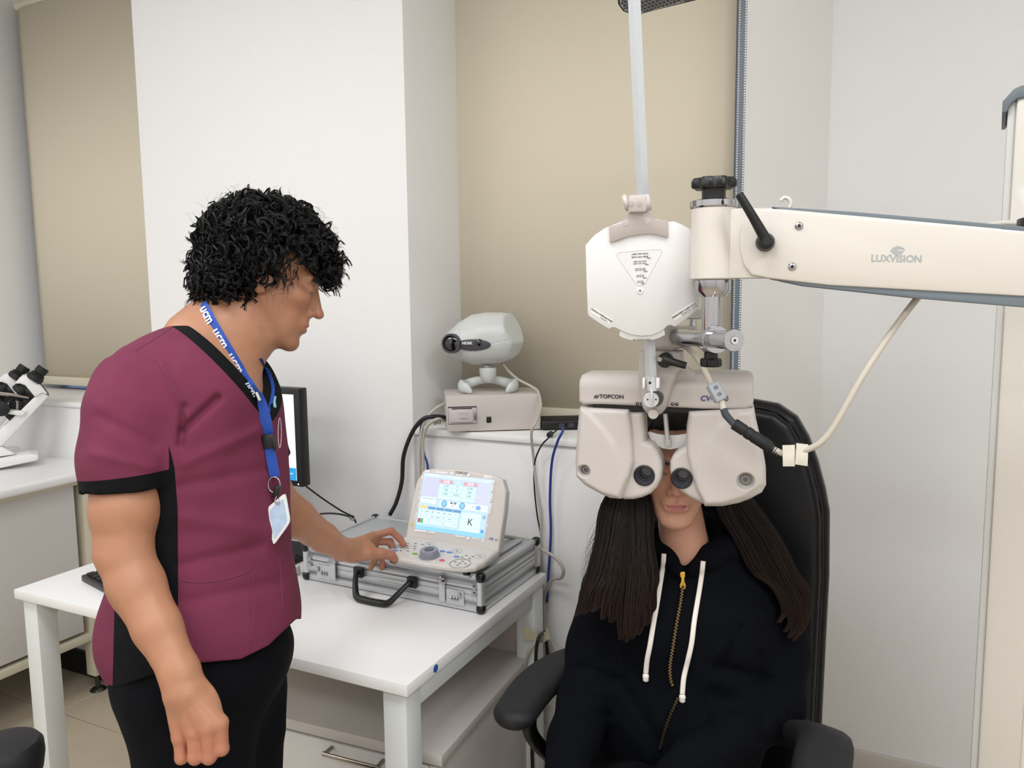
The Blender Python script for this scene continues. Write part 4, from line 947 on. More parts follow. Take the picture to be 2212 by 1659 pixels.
# raised lip round the triangular window and the inner reading face
prism('reading_window', tri, -.0017, -.0014, mat('card_inner', 'EBEAEA', .4), cd, T=Tc)
tube('window_lip', [(p[0], -.0016, p[1]) for p in tri+tri[:1]], .0006, mat('card_lip', 'DAD9D9', .4), cd, n=6, sub=1, T=Tc)
rows = [(668, 718, '•••• ••• ••••', 10.5), (690, 724, '', 10.5)]
rk = random.Random(5)
for (y_, x0_, x1_, s_z) in ((665, 560, 722, 13), (690, 560, 722, 13), (728, 576, 706, 10), (746, 576, 706, 10), (790, 592, 696, 7.5), (803, 592, 696, 7.5), (846, 607, 682, 5), (858, 607, 682, 5), (896, 612, 678, 3.6), (908, 612, 678, 3.6)):
    tx = ''.join(rk.choice('2345689') for _ in range(4))+' '+''.join(rk.choice('235689') for _ in range(3))+' '+''.join(rk.choice('235689') for _ in range(4))
    a_ = hit(Tc, 1220+x0_/3.95, 380+(y_+4)/3.95); b_ = hit(Tc, 1220+x1_/3.95, 380+(y_-4)/3.95)
    wd = b_[0]-a_[0]; text('reading_line', tx, wd/12*1.35, m_ink, Tc, x=(a_[0]+b_[0])/2, z=(a_[1]+b_[1])/2, y=-.0019, parent=cd, rot=math.radians(2), sx=1.28)
for y_, x_ in ((700, 716), (756, 699), (814, 690), (870, 682), (918, 669)):
    a_ = hit(Tc, 1220+x_/3.95, 380+y_/3.95); text('size_lettering', '20/20', .0026, m_ink, Tc, x=a_[0], z=a_[1], y=-.0019, parent=cd)
def label_strip(x, y, rot, w_, h_, l1, l2, s1, s2, l3=''):
    a_ = hit(Tc, 1220+x/3.95, 380+y/3.95); cr, sr = math.cos(rot), math.sin(rot)
    P = [(a_[0]+u*cr-v_*sr, a_[1]+u*sr+v_*cr) for u, v_ in ((-w_/2, -h_/2), (w_/2, -h_/2), (w_/2, h_/2), (-w_/2, h_/2))]
    s = prism('card_sticker', P, -.0019, -.0014, mat('sticker_white', 'F1EFEC', .4), cd, T=Tc)
    text('sticker_lettering', l1, s1, m_ink, Tc, x=a_[0]-sr*h_*.14, z=a_[1]+cr*h_*.14, y=-.0021, parent=s, rot=rot, off=.00008)
    text('sticker_lettering', l2, s2, m_ink, Tc, x=a_[0]+sr*h_*.30+w_*.2*cr, z=a_[1]-cr*h_*.30+w_*.2*sr, y=-.0021, parent=s, rot=rot)
label_strip(310, 1192, math.radians(-33), .036, .0085, 'TOPCON CORPORATION', 'MADE IN JAPAN', .0034, .0018)
label_strip(1018, 1155, math.radians(33), .040, .0095, 'NEAR-POINT CARD NC-3', 'PATENT NO.  251275', .0037, .0030)
a_ = hit(Tc, 1220+643/3.95, 380+980/3.95); lathe('rivet', [(.0052, 0), (.0048, .0012), (.0026, .0014), (.0022, .0006), (.0001, .0006)], Tc.p(a_[0], -.0015, a_[1]), -Tc.m[:, 1], m_card, cd, n=24, close=False)
cyl('rivet_pin', Tc.p(a_[0], -.0022, a_[1]), Tc.p(a_[0], -.001, a_[1]), .0016, mat('grey_metal', '8C8A8A', .3, metal=.7), cd, n=12)
lo_c = CO([(472, 1325), (560, 1355), (655, 1366), (750, 1356), (850, 1308), (856, 1360), (800, 1388), (740, 1404), (655, 1411), (560, 1402), (500, 1386), (465, 1365)])
prism('rear_disc', lo_c, .0022, .0042, m_card, cd, bev=.0005, T=Tc)
a_ = hit(Tc, 1220+658/3.95, 380+1401/3.95, .002); text('disc_lettering', 'VA 20/200-20/50', .0042, m_ink, Tc, x=a_[0], z=a_[1]+.0002, y=.0020, parent=cd)
# holder above the card
m_hold = mat('holder_taupe', 'B9B0AB', .45)
ho_ = CO([(378, 432), (480, 400), (520, 370), (545, 318), (620, 300), (700, 305), (735, 345), (790, 372), (880, 378), (882, 520), (870, 522), (780, 500), (715, 492), (640, 500), (540, 515), (470, 540), (400, 566), (384, 562)])
prism('card_holder', ho_, -.006, .0035, m_hold, cd, bev=.0015, T=Tc)
for x_, y_ in ((518, 400), (706, 384)):
    a_ = hit(Tc, 1220+x_/3.95, 380+y_/3.95, -.006); lathe('holder_boss', [(.0052, 0), (.0052, .0006), (.0044, .0008), (.0001, .0008)], Tc.p(a_[0], -.0058, a_[1]), -Tc.m[:, 1], mat('holder_light', 'C8C0BB', .45), cd, n=20, close=False)
A0 = hit(Tc, 1220+540/3.95, 380+312/3.95, -.01); A1 = hit(Tc, 1220+700/3.95, 380+165/3.95, -.01)
box('clamp_body', (A0[0], -.016, A0[1]), (A1[0], .022, A1[1]), mat('holder_light', 'C8C0BB', .45), cd, bev=.004, T=Tc)
for k, (x0_, x1_) in enumerate(((500, 545), (670, 735))):
    L0 = hit(Tc, 1220+x0_/3.95, 380+236/3.95, -.003); L1 = hit(Tc, 1220+x1_/3.95, 380+222/3.95, -.003)
    cyl('clamp_cap', Tc.p(L0[0], -.002, L0[1]), Tc.p(L1[0], -.002, L1[1]), .0128, mat('holder_light', 'C8C0BB', .45), cd, n=32, bev=.002)
for x_ in (570, 640):
    a_ = hit(Tc, 1220+x_/3.95, 380+240/3.95, -.016); lathe('clamp_boss', [(.0044, 0), (.0044, .0006), (.0036, .0008), (.0001, .0008)], Tc.p(a_[0], -.0158, a_[1]), -Tc.m[:, 1], m_hold, cd, n=18, close=False)
# ---------------------------------------------------------------- instrument arm, hub and column
dH = 1.215
ar = thing('instrument_arm', 'cream instrument arm with slate trim carrying the phoropter from the column', 'instrument arm', V(1540, 530, dH))
hc_ = V(1540, 531, dH)
def VH(x, y): return hit(Fr(hc_, math.radians(11)), x, y)
Th = Fr(hc_, math.radians(11)); rH = 47.5/FPX*dH
zt_, zb_ = VH(1540, 449)[1], VH(1540, 604)[1]
lathe('hub', [(rH-.002, zb_), (rH, zb_+.002), (rH, zt_-.002), (rH-.002, zt_)], hc_, (0, 0, 1), m_cream2, ar, n=64)
zr = VH(1540, 434)[1]
lathe('chrome_ring', [(rH+.0005, zt_-.001), (rH+.002, zt_+.001), (rH+.002, zr-.001), (rH, zr), (.02, zr)], hc_, (0, 0, 1), m_chr2, ar, n=64)
z2 = VH(1540, 408)[1]; cyl('knob_stem', hc_+[0, 0, zr-.001], hc_+[0, 0, z2+.002], .0180, m_blk, ar, n=36)
z3 = VH(1540, 384)[1]
v, f = [], []; n_ = 64
for k, (zz, s) in enumerate(((z2, .90), (z2+.003, 1), (z3-.006, 1), (z3-.001, .9), (z3+.001, .45), (z3+.002, .01))):
    for i in range(n_):
        a = 2*PI*i/n_; r_ = (.0318+.0028*math.tanh(2.2*math.cos(7*a)))*s; v.append(hc_+np.array([r_*math.cos(a), r_*math.sin(a), zz]))
for k in range(5):
    for i in range(n_): f.append((k*n_+i, k*n_+(i+1) % n_, (k+1)*n_+(i+1) % n_, (k+1)*n_+i))
f.append(tuple(range(n_-1, -1, -1)))
mesh('star_knob', v, f, m_blk, ar, sharp=40)
# arm outline in a vertical plane from hub to column
e1 = V(2260, 590, 1.10); dv = e1-hc_; ya = math.atan2(dv[1], dv[0])
Ta = Fr(hc_-np.array([-math.sin(ya), math.cos(ya), 0])*.028, ya)
def AO(pts, y0=0): return [hit(Ta, x, y, y0) for x, y in pts]
ga = AO([(1545, 451), (1668, 449), (1700, 470), (1700, 560), (1665, 601), (1545, 602)], .01)
prism('hub_bracket', ga, .006, .050, m_cream2, ar, bev=.003, T=Ta)
ao = AO([(1668, 450), (1700, 453), (2290, 505), (2290, 645), (1790, 617), (1660, 602), (1622, 594), (1606, 572), (1598, 540), (1597, 510), (1605, 480), (1618, 462), (1632, 453), (1650, 450)])
prism('arm_cover', ao, 0, .010, m_cream2, ar, bev=.006, T=Ta)
prism('arm_core', AO([(1680, 452), (2290, 500), (2290, 650), (1680, 606)], .01), .0095, .058, m_cream2, ar, bev=.002, T=Ta)
prism('top_trim', AO([(1668, 447), (1682, 447), (1850, 458), (2290, 496), (2290, 512), (1700, 459)], .004), .004, .060, m_gcap, ar, bev=.003, T=Ta)
prism('bottom_trim', AO([(1664, 602), (1700, 606), (2290, 642), (2290, 670), (1980, 644), (1740, 618)], .004), .004, .060, m_gcap, ar, bev=.003, T=Ta)
for x, y in ((1726, 488), (1711, 576)):
    q_ = hit(Ta, x, y); lathe('arm_screw', [(.0058, 0), (.0056, .0015), (.0038, .003), (.0024, .0034), (.0022, .0012), (.0001, .001)], Ta.p(q_[0], 0, q_[1]), -Ta.m[:, 1], m_chr2, ar, n=24, close=False)
    cyl('screw_socket', Ta.p(q_[0], -.0036, q_[1]), Ta.p(q_[0], -.001, q_[1]), .0020, m_blk, ar, n=6)
q_ = hit(Ta, 1657, 524); lathe('lever_hub', [(.0125, 0), (.0135, .002), (.0135, .014), (.0115, .018), (.011, .024), (.006, .026)], Ta.p(q_[0]-.003, 0, q_[1]), -Ta.m[:, 1], m_blk, ar, n=32)
q2 = hit(Ta, 1596, 419, -.03)
tube('tension_lever', [Ta.p(q_[0]-.001, -.020, q_[1]), Ta.p((q_[0]+q2[0])/2, -.028, (q_[1]+q2[1])/2), Ta.p(q2[0], -.032, q2[1])], [.0085, .0068, .0060], m_blk, ar, n=12, sub=4)
cyl('lever_screw', Ta.p(q_[0]-.002, -.030, q_[1]), Ta.p(q_[0]-.002, -.024, q_[1]), .006, m_blkm, ar, n=6)
q_ = hit(Ta, 1936, 559); text('maker_lettering', 'LUXVISION', .0142, mat('logo_grey', 'A5AAAB', .5), Ta, x=q_[0], z=q_[1], y=-.0004, parent=ar, rot=math.radians(-2.2-math.degrees(0)), off=.0002, sx=.93)
q_ = hit(Ta, 1939, 541)
bmk = [(-.0095, .0), (-.006, .0045), (0, .0065), (.006, .0045), (.0095, .001), (.006, .0018), (.002, .0028), (-.001, .0012), (.003, -.0006), (.009, -.0006), (.004, -.0052), (-.001, -.0060), (-.006, -.0040)]
prism('emblem', [(q_[0]+a, q_[1]+b) for a, b in bmk], -.0006, .0001, mat('logo_grey', 'A5AAAB', .5), ar, T=Ta)
hk = [AO([p], .03)[0] for p in ((1704, 452), (1708, 440), (1704, 430), (1694, 427), (1686, 434))]
tube('cable_hook', [(a, .03, b) for a, b in hk], .0030, m_cream2, ar, n=10, sub=6, T=Ta)
# chrome post under the hub
zc1, zc2, zc3 = VH(1540, 628)[1], VH(1540, 641)[1], VH(1540, 708)[1]
lathe('post_collar', [(.026, zb_+.001), (.0275, zb_-.001), (.0275, zc1), (.0210, zc2), (.015, zc2)], hc_, (0, 0, 1), m_chr2, ar, n=48)
cyl('post', hc_+[0, 0, zc2+.002], hc_+[0, 0, zc3-.004], .0150, m_chr2, ar, n=40)
zk0, zk1 = VH(1536, 762)[1], VH(1536, 706)[1]
blk = [(.013, zk1), (.0195, zk1-.006), (.0195, zk0+.006), (.013, zk0)]
lathe('cross_block', [(.010, zk1+.001), (.0205, zk1-.008), (.0205, zk0+.008), (.010, zk0-.001)], hc_, (0, 0, 1), m_chr2, ar, n=8, sharp=10)
bm0 = V(1534, 733, dH); b_far = V(1462, 728, 1.335); b_near = V(1583, 735, 1.135)
cyl('cross_bar', b_far, b_near, .0138, m_chr2, ar, n=36)
ad_ = (b_near-b_far)/np.linalg.norm(b_near-b_far)
lathe('cross_collar', [(.012, -.006), (.0205, -.006), (.0220, 0), (.0205, .006), (.012, .006)], bm0+ad_*.018, ad_, m_chr2, ar, n=40)
lathe('bar_end_cap', [(.014, -.002), (.0158, 0), (.0158, .003), (.0155, .0045), (.006, .0045), (.0055, .003), (.0001, .003)], b_near, ad_, m_chr2, ar, n=44, close=False)
cyl('cap_screw', b_near+ad_*.004, b_near+ad_*.0062, .0055, m_al, ar, n=24); cyl('screw_socket', b_near+ad_*.006, b_near+ad_*.0066, .0022, m_blk, ar, n=6)
k0, k1_, k2_, k3 = VH(1538, 764)[1], VH(1538, 775)[1], VH(1538, 778)[1], VH(1538, 792)[1]
cyl('lower_knob_stem', hc_+[0, 0, k0+.006], hc_+[0, 0, k1_], .0108, m_blk, ar, n=28)
v, f = [], []
for k, (zz, s) in enumerate(((k1_+.001, .85), (k1_-.001, 1), (k3+.002, 1), (k3, .88), (k3-.0006, .01))):
    for i in range(n_):
        a = 2*PI*i/n_; r_ = (.0162+.0006*math.tanh(3*math.cos(12*a)))*s; v.append(hc_+np.array([r_*math.cos(a), r_*math.sin(a), zz]))
for k in range(4):
    for i in range(n_): f.append((k*n_+i, k*n_+(i+1) % n_, (k+1)*n_+(i+1) % n_, (k+1)*n_+i))
f.append(tuple(range(n_-1, -1, -1)))
mesh('lower_knob', v, f, m_blk, ar, sharp=40)
# column
dK = 1.34
cl_ = thing('instrument_column', 'tall cream column with a slate cap at the right edge behind the arm', 'column', (onY(2140, 900, 1.5)[0], 1.5, 0))
pt = V(2160, 560, dK); Tk2 = Fr((pt[0], pt[1], 0), math.radians(-5.5))
zt = hit(Tk2, 2165, 215)[1]; print('column top', zt, pt)
box('column_post', (.010, 0, .0), (.30, .16, zt+.004), m_cream2, cl_, bev=.006, T=Tk2)
box('side_strip', (-.001, .006, .0), (.0105, .15, zt-.002), mat('strip_grey', 'C5C4BF', .4), cl_, bev=.002, T=Tk2)
cap = [(-.009, zt-.022), (-.009, zt-.004), (.006, zt+.014), (.016, zt+.018), (.30, zt+.032), (.30, zt+.004), (.012, zt-.002), (.004, zt-.008), (-.003, zt-.022)]
prism('column_cap', cap, -.006, .166, m_gcap, cl_, bev=.003, T=Tk2)
box('panel_groove', (.075, -.002, .0), (.082, .002, zt-.01), mat('groove_cream', 'DED6CA', .4), cl_, bev=.001, T=Tk2)  # thin upright strip in a cream slightly paler than the post
box('column_base', (-.03, -.10, 0), (.36, .26, .06), m_cream2, cl_, bev=.01, T=Tk2)
# black part and cable near the arm top at the column
tube('arm_cable', [V(2130, 487, 1.25), V(2160, 482, 1.25), V(2195, 482, 1.24), V(2240, 486, 1.22)], .0042, mat('cable_grey', 'C9C5BE', .5), ar, n=10)
box('arm_joint', (hit(Ta, 2205, 480, .03)[0], .02, hit(Ta, 2205, 500, .03)[1]), (hit(Ta, 2205, 480, .03)[0]+.06, .05, hit(Ta, 2205, 470, .03)[1]), m_blk, ar, bev=.003, T=Ta)
# ---------------------------------------------------------------- phoropter cable with ferrite, plug and taped joint
m_cg = mat('cable_warmgrey', 'C8C0B2', .5)
pc_ = thing('phoropter_cable', 'grey phoropter cable with black plug and taped joint hanging from the arm', 'cable', V(1700, 960, 1.25))
tube('upper_cable', [V(1472, 745, 1.34), V(1490, 756, 1.32), V(1510, 780, 1.31), V(1525, 806, 1.30), V(1537, 830, 1.295), V(1545, 845, 1.29)], .0048, m_cg, pc_, n=12)
p0, p1 = V(1537, 829, 1.288), V(1557, 866, 1.283)
x_, y_, z_ = basis(p1-p0); L_ = np.linalg.norm(p1-p0)
class Ax:
    def __init__(s, o, X, Y, Z): s.o = o; s.m = np.c_[X, Y, Z]
    def __call__(s, P): return np.atleast_2d(np.asarray(P, float))@s.m.T+s.o
    def p(s, *a): return s([a])[0]
fx = R-z_*(R@z_); fx /= np.linalg.norm(fx); fy = np.cross(z_, fx); Tf = Ax(p0, fx, fy, z_)
box('ferrite_clamp', (-.0095, -.0095, 0), (.0095, .0095, L_), mat('ferrite_grey', 'A9AFB4', .5), pc_, bev=.003, T=Tf)
sgn = -1 if (fy@F) > 0 else 1
for a, b in ((.006, .012), (.018, .024)): box('ferrite_clip', (-.003, sgn*.0085 if sgn > 0 else -.0102, a), (.004, sgn*.0102 if sgn > 0 else -.0085, b), mat('ferrite_dark', '6F767C', .5), pc_, T=Tf)
tube('cable_sleeve', [V(1556, 864, 1.285), V(1560, 874, 1.283), V(1564, 886, 1.281)], .0052, mat('sleeve_white', 'D5CEC0', .5), pc_, n=12)
tube('strain_relief', [V(1563, 884, 1.281), V(1568, 896, 1.278), V(1580, 910, 1.275), V(1588, 917, 1.272)], [.0058, .0062, .0058, .0066], mat('relief_grey', '3A4044', .6), pc_, n=12)
pa, pb_ = V(1585, 915, 1.272), V(1668, 969, 1.258); ax_ = (pb_-pa); L_ = np.linalg.norm(ax_); ax_ /= L_
lathe('plug', [(.0085, 0), (.0095, .001), (.0095, .020), (.0085, .0205), (.0085, .023), (.0100, .0235), (.0102, .032), (.0092, .0325), (.0092, .036), (.0100, .0365), (.0096, L_*.92), (.0065, L_)], pa, ax_, m_blkm, pc_, n=28)
for i in range(5):
    c1_ = V(1664+i*4.2, 967+i*2.6, 1.257); lathe('relief_rib', [(.0045, 0), (.0062, .0004), (.0062, .0016), (.0045, .002)], c1_, ax_, m_blk, pc_, n=18)
tube('lower_cable', [V(1662, 965, 1.258), V(1680, 975, 1.255), V(1700, 980, 1.25), V(1740, 972, 1.23), V(1770, 958, 1.215), V(1795, 930, 1.205), V(1825, 880, 1.195), V(1860, 818, 1.185), V(1900, 755, 1.18), V(1935, 705, 1.175), V(1965, 665, 1.17), V(1985, 640, 1.17), V(1995, 625, 1.17)], .0050, m_cg, pc_, n=12)
Tt = Fr(V(1705, 982, 1.243), math.radians(8)); m_tape = mat('stained_tape', 'E0DACA', .6, var=.15, vscale=60)
def TT(pts): return [hit(Tt, x, y) for x, y in pts]
prism('tape_flag', TT([(1690, 963), (1717, 962), (1717, 1006), (1691, 1006)]), -.0065, .0065, m_tape, pc_, bev=.001, T=Tt)
prism('tape_flag', TT([(1720, 958), (1746, 961), (1744, 1005), (1717, 1001)]), -.0085, .0055, m_tape, pc_, bev=.001, T=Tt)
# ---------------------------------------------------------------- overhead lamp with honeycomb grille
dL = 1.42
lm = thing('overhead_lamp', 'black rimmed overhead lamp with a honeycomb grille at the top of the frame', 'lamp', V(1430, -40, dL))
Tl = Fr(V(1400, 0, dL), math.radians(13), math.radians(52))
lo_ = [hit(Tl, x, y) for x, y in ((1505, 0), (1385, 32), (1365, 33.5), (1345, 26), (1335, 12), (1333, -4), (1340, -22), (1360, -38), (1700, -120), (1760, -60))]
prism('lamp_rim', [p for p in lo_], 0, .03, m_blk, lm, bev=.004, T=Tl)
cx0 = np.mean([p[0] for p in lo_]); cz0 = np.mean([p[1] for p in lo_])
inner = [(cx0+(p[0]-cx0)*.95, cz0+(p[1]-cz0)*.88) for p in lo_]
prism('lamp_face', inner, -.0008, .001, mat('lamp_grey', 'BDBDBD', .5), lm, T=Tl)
IA = np.array(inner); gv, gf = [], []
for k in range(3):
    an = math.radians(60*k+15); dx, dz = math.cos(an), math.sin(an)
    for i in range(-50, 51):
        o_ = i*.0062; n0 = 260; t_ = np.linspace(-.32, .32, n0); P = np.c_[cx0-dz*o_+dx*t_, cz0+dx*o_+dz*t_]
        ins = poly2(P, IA) < -.001
        if ins.sum() < 3: continue
        a_, b_ = P[ins][0], P[ins][-1]; s0 = len(gv)
        for q3 in (a_, b_):
            for u_, w_ in ((-.0005, -.002), (.0005, -.002), (.0005, -.0009), (-.0005, -.0009)): gv.append((q3[0]-dz*u_, w_, q3[1]+dx*u_))
        gf += [(s0, s0+1, s0+5, s0+4), (s0+1, s0+2, s0+6, s0+5), (s0+2, s0+3, s0+7, s0+6), (s0+3, s0, s0+4, s0+7)]
mesh('honeycomb_grille', gv, gf, mat('grille_dark', '3E4044', .5), lm, False, T=Tl, kind='stuff')
# ---------------------------------------------------------------- patient chair
m_lea = mat('black_leather', '060608', .36, spec=.3, bump=.12, bscale=350, bdist=.0006); m_arm = mat('armrest_grey', '202022', .55, spec=.3, bump=.1, bscale=500, bdist=.0004)
ch = thing('patient_chair', 'black leather patient chair with a tall padded back and curved armrests', 'chair', (V(1540, 1400, 1.82)[0], V(1540, 1400, 1.82)[1], 0))
Tc2 = Fr(V(1540, 1200, 1.80), math.radians(4), math.radians(-6))
bo = [hit(Tc2, x, y) for x, y in ((1340, 1900), (1318, 1500), (1318, 1150), (1335, 1010), (1375, 925), (1440, 878), (1530, 862), (1620, 861), (1680, 872), (1722, 900), (1748, 945), (1768, 1000), (1784, 1060), (1793, 1110), (1792, 1250), (1784, 1400), (1776, 1560), (1765, 1900))]
bi = [hit(Tc2, x, y) for x, y in ((1360, 1890), (1338, 1500), (1338, 1150), (1353, 1020), (1388, 945), (1445, 900), (1530, 880), (1625, 880), (1675, 890), (1708, 915), (1734, 960), (1754, 1015), (1768, 1070), (1775, 1115), (1775, 1250), (1767, 1400), (1759, 1560), (1750, 1890))]
BA = np.array(bo)
def backf(P):
    a = extr(P, bo, .0, .085, .022)
    b = extr(P, bi, -.022, .03, .020)
    g = smin(a, b, .006)
    return g
sdf('backrest', backf, (BA[:, 0].min()-.02, -.05, BA[:, 1].min()-.02), (BA[:, 0].max()+.02, .12, BA[:, 1].max()+.02), .0055, m_lea, ch, Tc2)
tube('seam_piping', [(p[0], -.0035, p[1]) for p in bi[1:-1]], .0028, m_lea, ch, n=8, sub=6, T=Tc2)
sp = smooth_path([Tc2.p(p[0]*.975, -.0155, p[1]*.985+.000) for p in bi[1:-1]], 4)
hipc = V(1450, 1650, 1.6)
Ts2 = Fr((hipc[0], hipc[1], .40), math.radians(6))
def seatf(P):
    g = bx(P, (.02, -.06, .02), (.27, .30, .055), .045); return smin(g, bx(P, (.02, .15, .05), (.25, .12, .06), .05), .05)
sdf('seat', seatf, (-.32, -.42, -.1), (.36, .36, .18), .010, m_lea, ch, Ts2)
def armrest(pts, rr, nm, fl=.62):
    P = smooth_path(pts, 8); r_ = np.interp(np.linspace(0, 1, len(P)), np.linspace(0, 1, len(rr)), rr)
    A = np.array(P)
    def f(Q):
        g = np.full(len(Q), 9.)
        for i in range(0, len(A)-1, 2):
            j = min(i+2, len(A)-1); a, b = A[i], A[j]; d = b-a; t = np.clip((Q-a)@d/(d@d), 0, 1)
            w_ = Q-a-t[:, None]*d; w_[:, 2] /= fl; g = np.minimum(g, (np.linalg.norm(w_, axis=1)-(r_[i]+(r_[j]-r_[i])*t))*fl)
        return g
    def f2(Q):
        g = f(Q)
        # flat top and a thin parting line
        ztop = np.interp(np.linalg.norm(Q[:, :2]-A[0][:2], axis=1), np.linalg.norm(A[:, :2]-A[0][:2], axis=1), A[:, 2])
        g = smax(g, Q[:, 2]-ztop-.020, .010)
        s_ = np.abs(Q[:, 2]-ztop+.010)-.0006
        return np.maximum(g, -np.maximum(s_, -(g+.0015)))
    return sdf(nm, f2, A.min(0)-.07, A.max(0)+.07, .004, m_arm, ch)
aL = [onZ(1114, 1540, .70), onZ(1148, 1492, .705), onZ(1190, 1454, .71), onZ(1240, 1428, .71), onZ(1300, 1410, .71), onZ(1350, 1410, .71)]
armrest(aL, [.043, .046, .047, .045, .042, .042], 'armrest')
print('aL', aL[0], dep(aL[0]), aL[3], dep(aL[3]))
aR = [V(1768, 1720, 1.24), V(1776, 1650, 1.30), V(1780, 1600, 1.36), V(1750, 1583, 1.46), V(1700, 1570, 1.56)]
armrest(aR, [.046, .046, .046, .045, .042], 'armrest')
tube('armrest_bracket', [aL[1]-[0, 0, .02], aL[1]-[.0, -.02, .12], aL[3]+[.06, .05, -.33], aL[3]+[.14, .05, -.38]], .016, m_blk, ch, n=12)
tube('armrest_bracket', [aR[2]-[0, 0, .02], aR[2]-[.0, 0, .12], aR[2]-[.05, -.05, .33], aR[2]-[.12, -.05, .36]], .016, m_blk, ch, n=12)
cyl('chair_column', (hipc[0], hipc[1]+.03, .05), (hipc[0], hipc[1]+.03, .36), .05, m_blk, ch)
lathe('chair_base', [(.27, 0), (.27, .02), (.24, .045), (.06, .06)], (hipc[0], hipc[1]+.03, .0025), (0, 0, 1), m_blkm, ch, n=48)
# ---------------------------------------------------------------- round stool at the lower left corner
spt = V(12, 1660, 1.25); 
sl = thing('stool', 'round dark grey stool seat cut off at the lower left corner', 'stool', (spt[0], spt[1], 0))
zs = V(12, 1597, 1.25)[2]
lathe('seat', [(.02, -.06), (.045, -.062), (.052, -.055), (.056, -.03), (.055, -.012), (.049, -.004), (.035, 0), (.001, .001)], (spt[0], spt[1], zs), (0, 0, 1), m_arm, sl, n=48)
# ---------------------------------------------------------------- two microscopes on the lab counter
m_mw = mat('microscope_white', 'ECEBEA', .35)
pm = onZ(40, 1004, .889); Tmc = Fr(pm, math.radians(57))
def MP(pts, y0=0.): return [hit(Tmc, a/5.53, 740+b/5.53, y0) for a, b in pts]
def M3(a, b, y): h_ = hit(Tmc, a/5.53, 740+b/5.53, y); return Tmc.p(h_[0], y, h_[1])
mic = thing('microscope', 'white binocular microscope nearest the beige blind on the lab counter', 'microscope', pm)
W_ = .05
prism('base', MP([(-420, 1600), (-420, 1440), (0, 1390), (330, 1326), (435, 1332), (455, 1348), (456, 1385), (440, 1402), (0, 1496)], -W_), -W_*1.3, W_*1.3, m_mw, mic, bev=.004, T=Tmc)
prism('foot_wedge', MP([(-300, 1180), (0, 1245), (20, 1240), (190, 1332), (-300, 1400)], -.02), -.03, .03, m_mw, mic, bev=.004, T=Tmc)
prism('arm', MP([(505, 560), (582, 640), (20, 1242), (-300, 1260), (-300, 1180), (0, 1040), (120, 935), (245, 815)], -.03), -.030, .034, m_mw, mic, bev=.005, T=Tmc)
prism('head', MP([(183, 492), (225, 440), (268, 402), (335, 386), (372, 392), (460, 470), (575, 618), (505, 600), (415, 650), (300, 512), (240, 492)], -.04), -.042, .040, m_mw, mic, bev=.006, T=Tmc)
prism('head_plate', MP([(455, 462), (466, 466), (584, 622), (574, 626)], -.02), -.036, .036, m_blk, mic, bev=.0008, T=Tmc)
for k, dy in enumerate((-.030, .032)):
    a_, b_ = M3(395, 452, dy), M3(525, 300, dy); ax_ = b_-a_; L_ = np.linalg.norm(ax_)
    ep = lathe('eyepiece', [(.026, 0), (.029, .004), (.029, L_*.30), (.024, L_*.38), (.026, L_*.45), (.019, L_*.55), (.021, L_*.62), (.0215, L_*.95), (.018, L_)], a_, ax_, m_blkm, mic, n=28)
    lathe('eyepiece_lens', [(.015, 0), (.001, .001)], b_+ax_*.0005, ax_, mat('lens_black', '07070B', .08, coat=1), ep, n=20)
a_, b_ = M3(330, 500, 0), M3(215, 590, 0); lathe('lamp_tube', [(.026, 0), (.028, .004), (.027, np.linalg.norm(b_-a_)), (.02, np.linalg.norm(b_-a_)+.004)], a_, b_-a_, m_blkm, mic, n=28)
a_, b_ = M3(400, 560, 0), M3(300, 650, 0); lathe('nosepiece', [(.02, 0), (.034, .006), (.034, .018), (.022, .032)], a_, b_-a_, m_blkm, mic, n=28)
prism('turret_body', MP([(100, 640), (170, 632), (345, 665), (405, 650), (250, 810), (215, 800), (180, 700)], 0), -.016, .022, m_blkm, mic, bev=.004, T=Tmc)
prism('stage_rail', MP([(0, 590), (150, 608), (350, 650), (340, 672), (150, 640), (0, 622)], -.03), -.035, -.02, mat('steel_dull', '9C948C', .35, metal=.7), mic, bev=.001, T=Tmc)
for x_ in (135, 165, 205, 235):
    lathe('objective', [(.004, 0), (.009, .004), (.009, .022), (.005, .036)], M3(x_, 680, -.02), M3(x_, 800, -.02)-M3(x_, 680, -.02), m_blk if x_ != 205 else m_chr2, mic, n=16)
prism('stage', MP([(70, 808), (255, 815), (312, 822), (270, 872), (160, 862), (90, 850)], -.04), -.045, .03, m_mw, mic, bev=.002, T=Tmc)
prism('stage_slide', MP([(110, 792), (230, 800), (222, 812), (120, 806)], -.03), -.03, .0, mat('steel_dull', '9C948C', .35, metal=.7), mic, T=Tmc)
a_ = M3(20, 790, -.045); lathe('focus_knob', [(.018, 0), (.026, .004), (.026, .026), (.02, .03)], a_+Tmc.m[:, 1]*.01, -Tmc.m[:, 1], m_blkm, mic, n=28)
prism('condenser', MP([(110, 850), (190, 870), (120, 935), (60, 880)], -.01), -.02, .02, m_blkm, mic, bev=.003, T=Tmc)
mic2 = mic.copy(); COL.objects.link(mic2); WL[mic2.name] = WL[mic.name]
mic2['label'] = 'second white microscope further left, its eyepieces beside the first one on the counter'
sh2 = V(40, 812, 2.96)-V(82, 832, 2.90)
for ch_ in list(mic.children):
    o = ch_.copy(); COL.objects.link(o); o.parent = mic2
    for g_ in ch_.children:
        d_ = g_.copy(); COL.objects.link(d_); d_.parent = o
print('mic', pm, dep(pm), sh2)
mic2.location = Vector(pm+np.array([sh2[0], sh2[1], 0]))
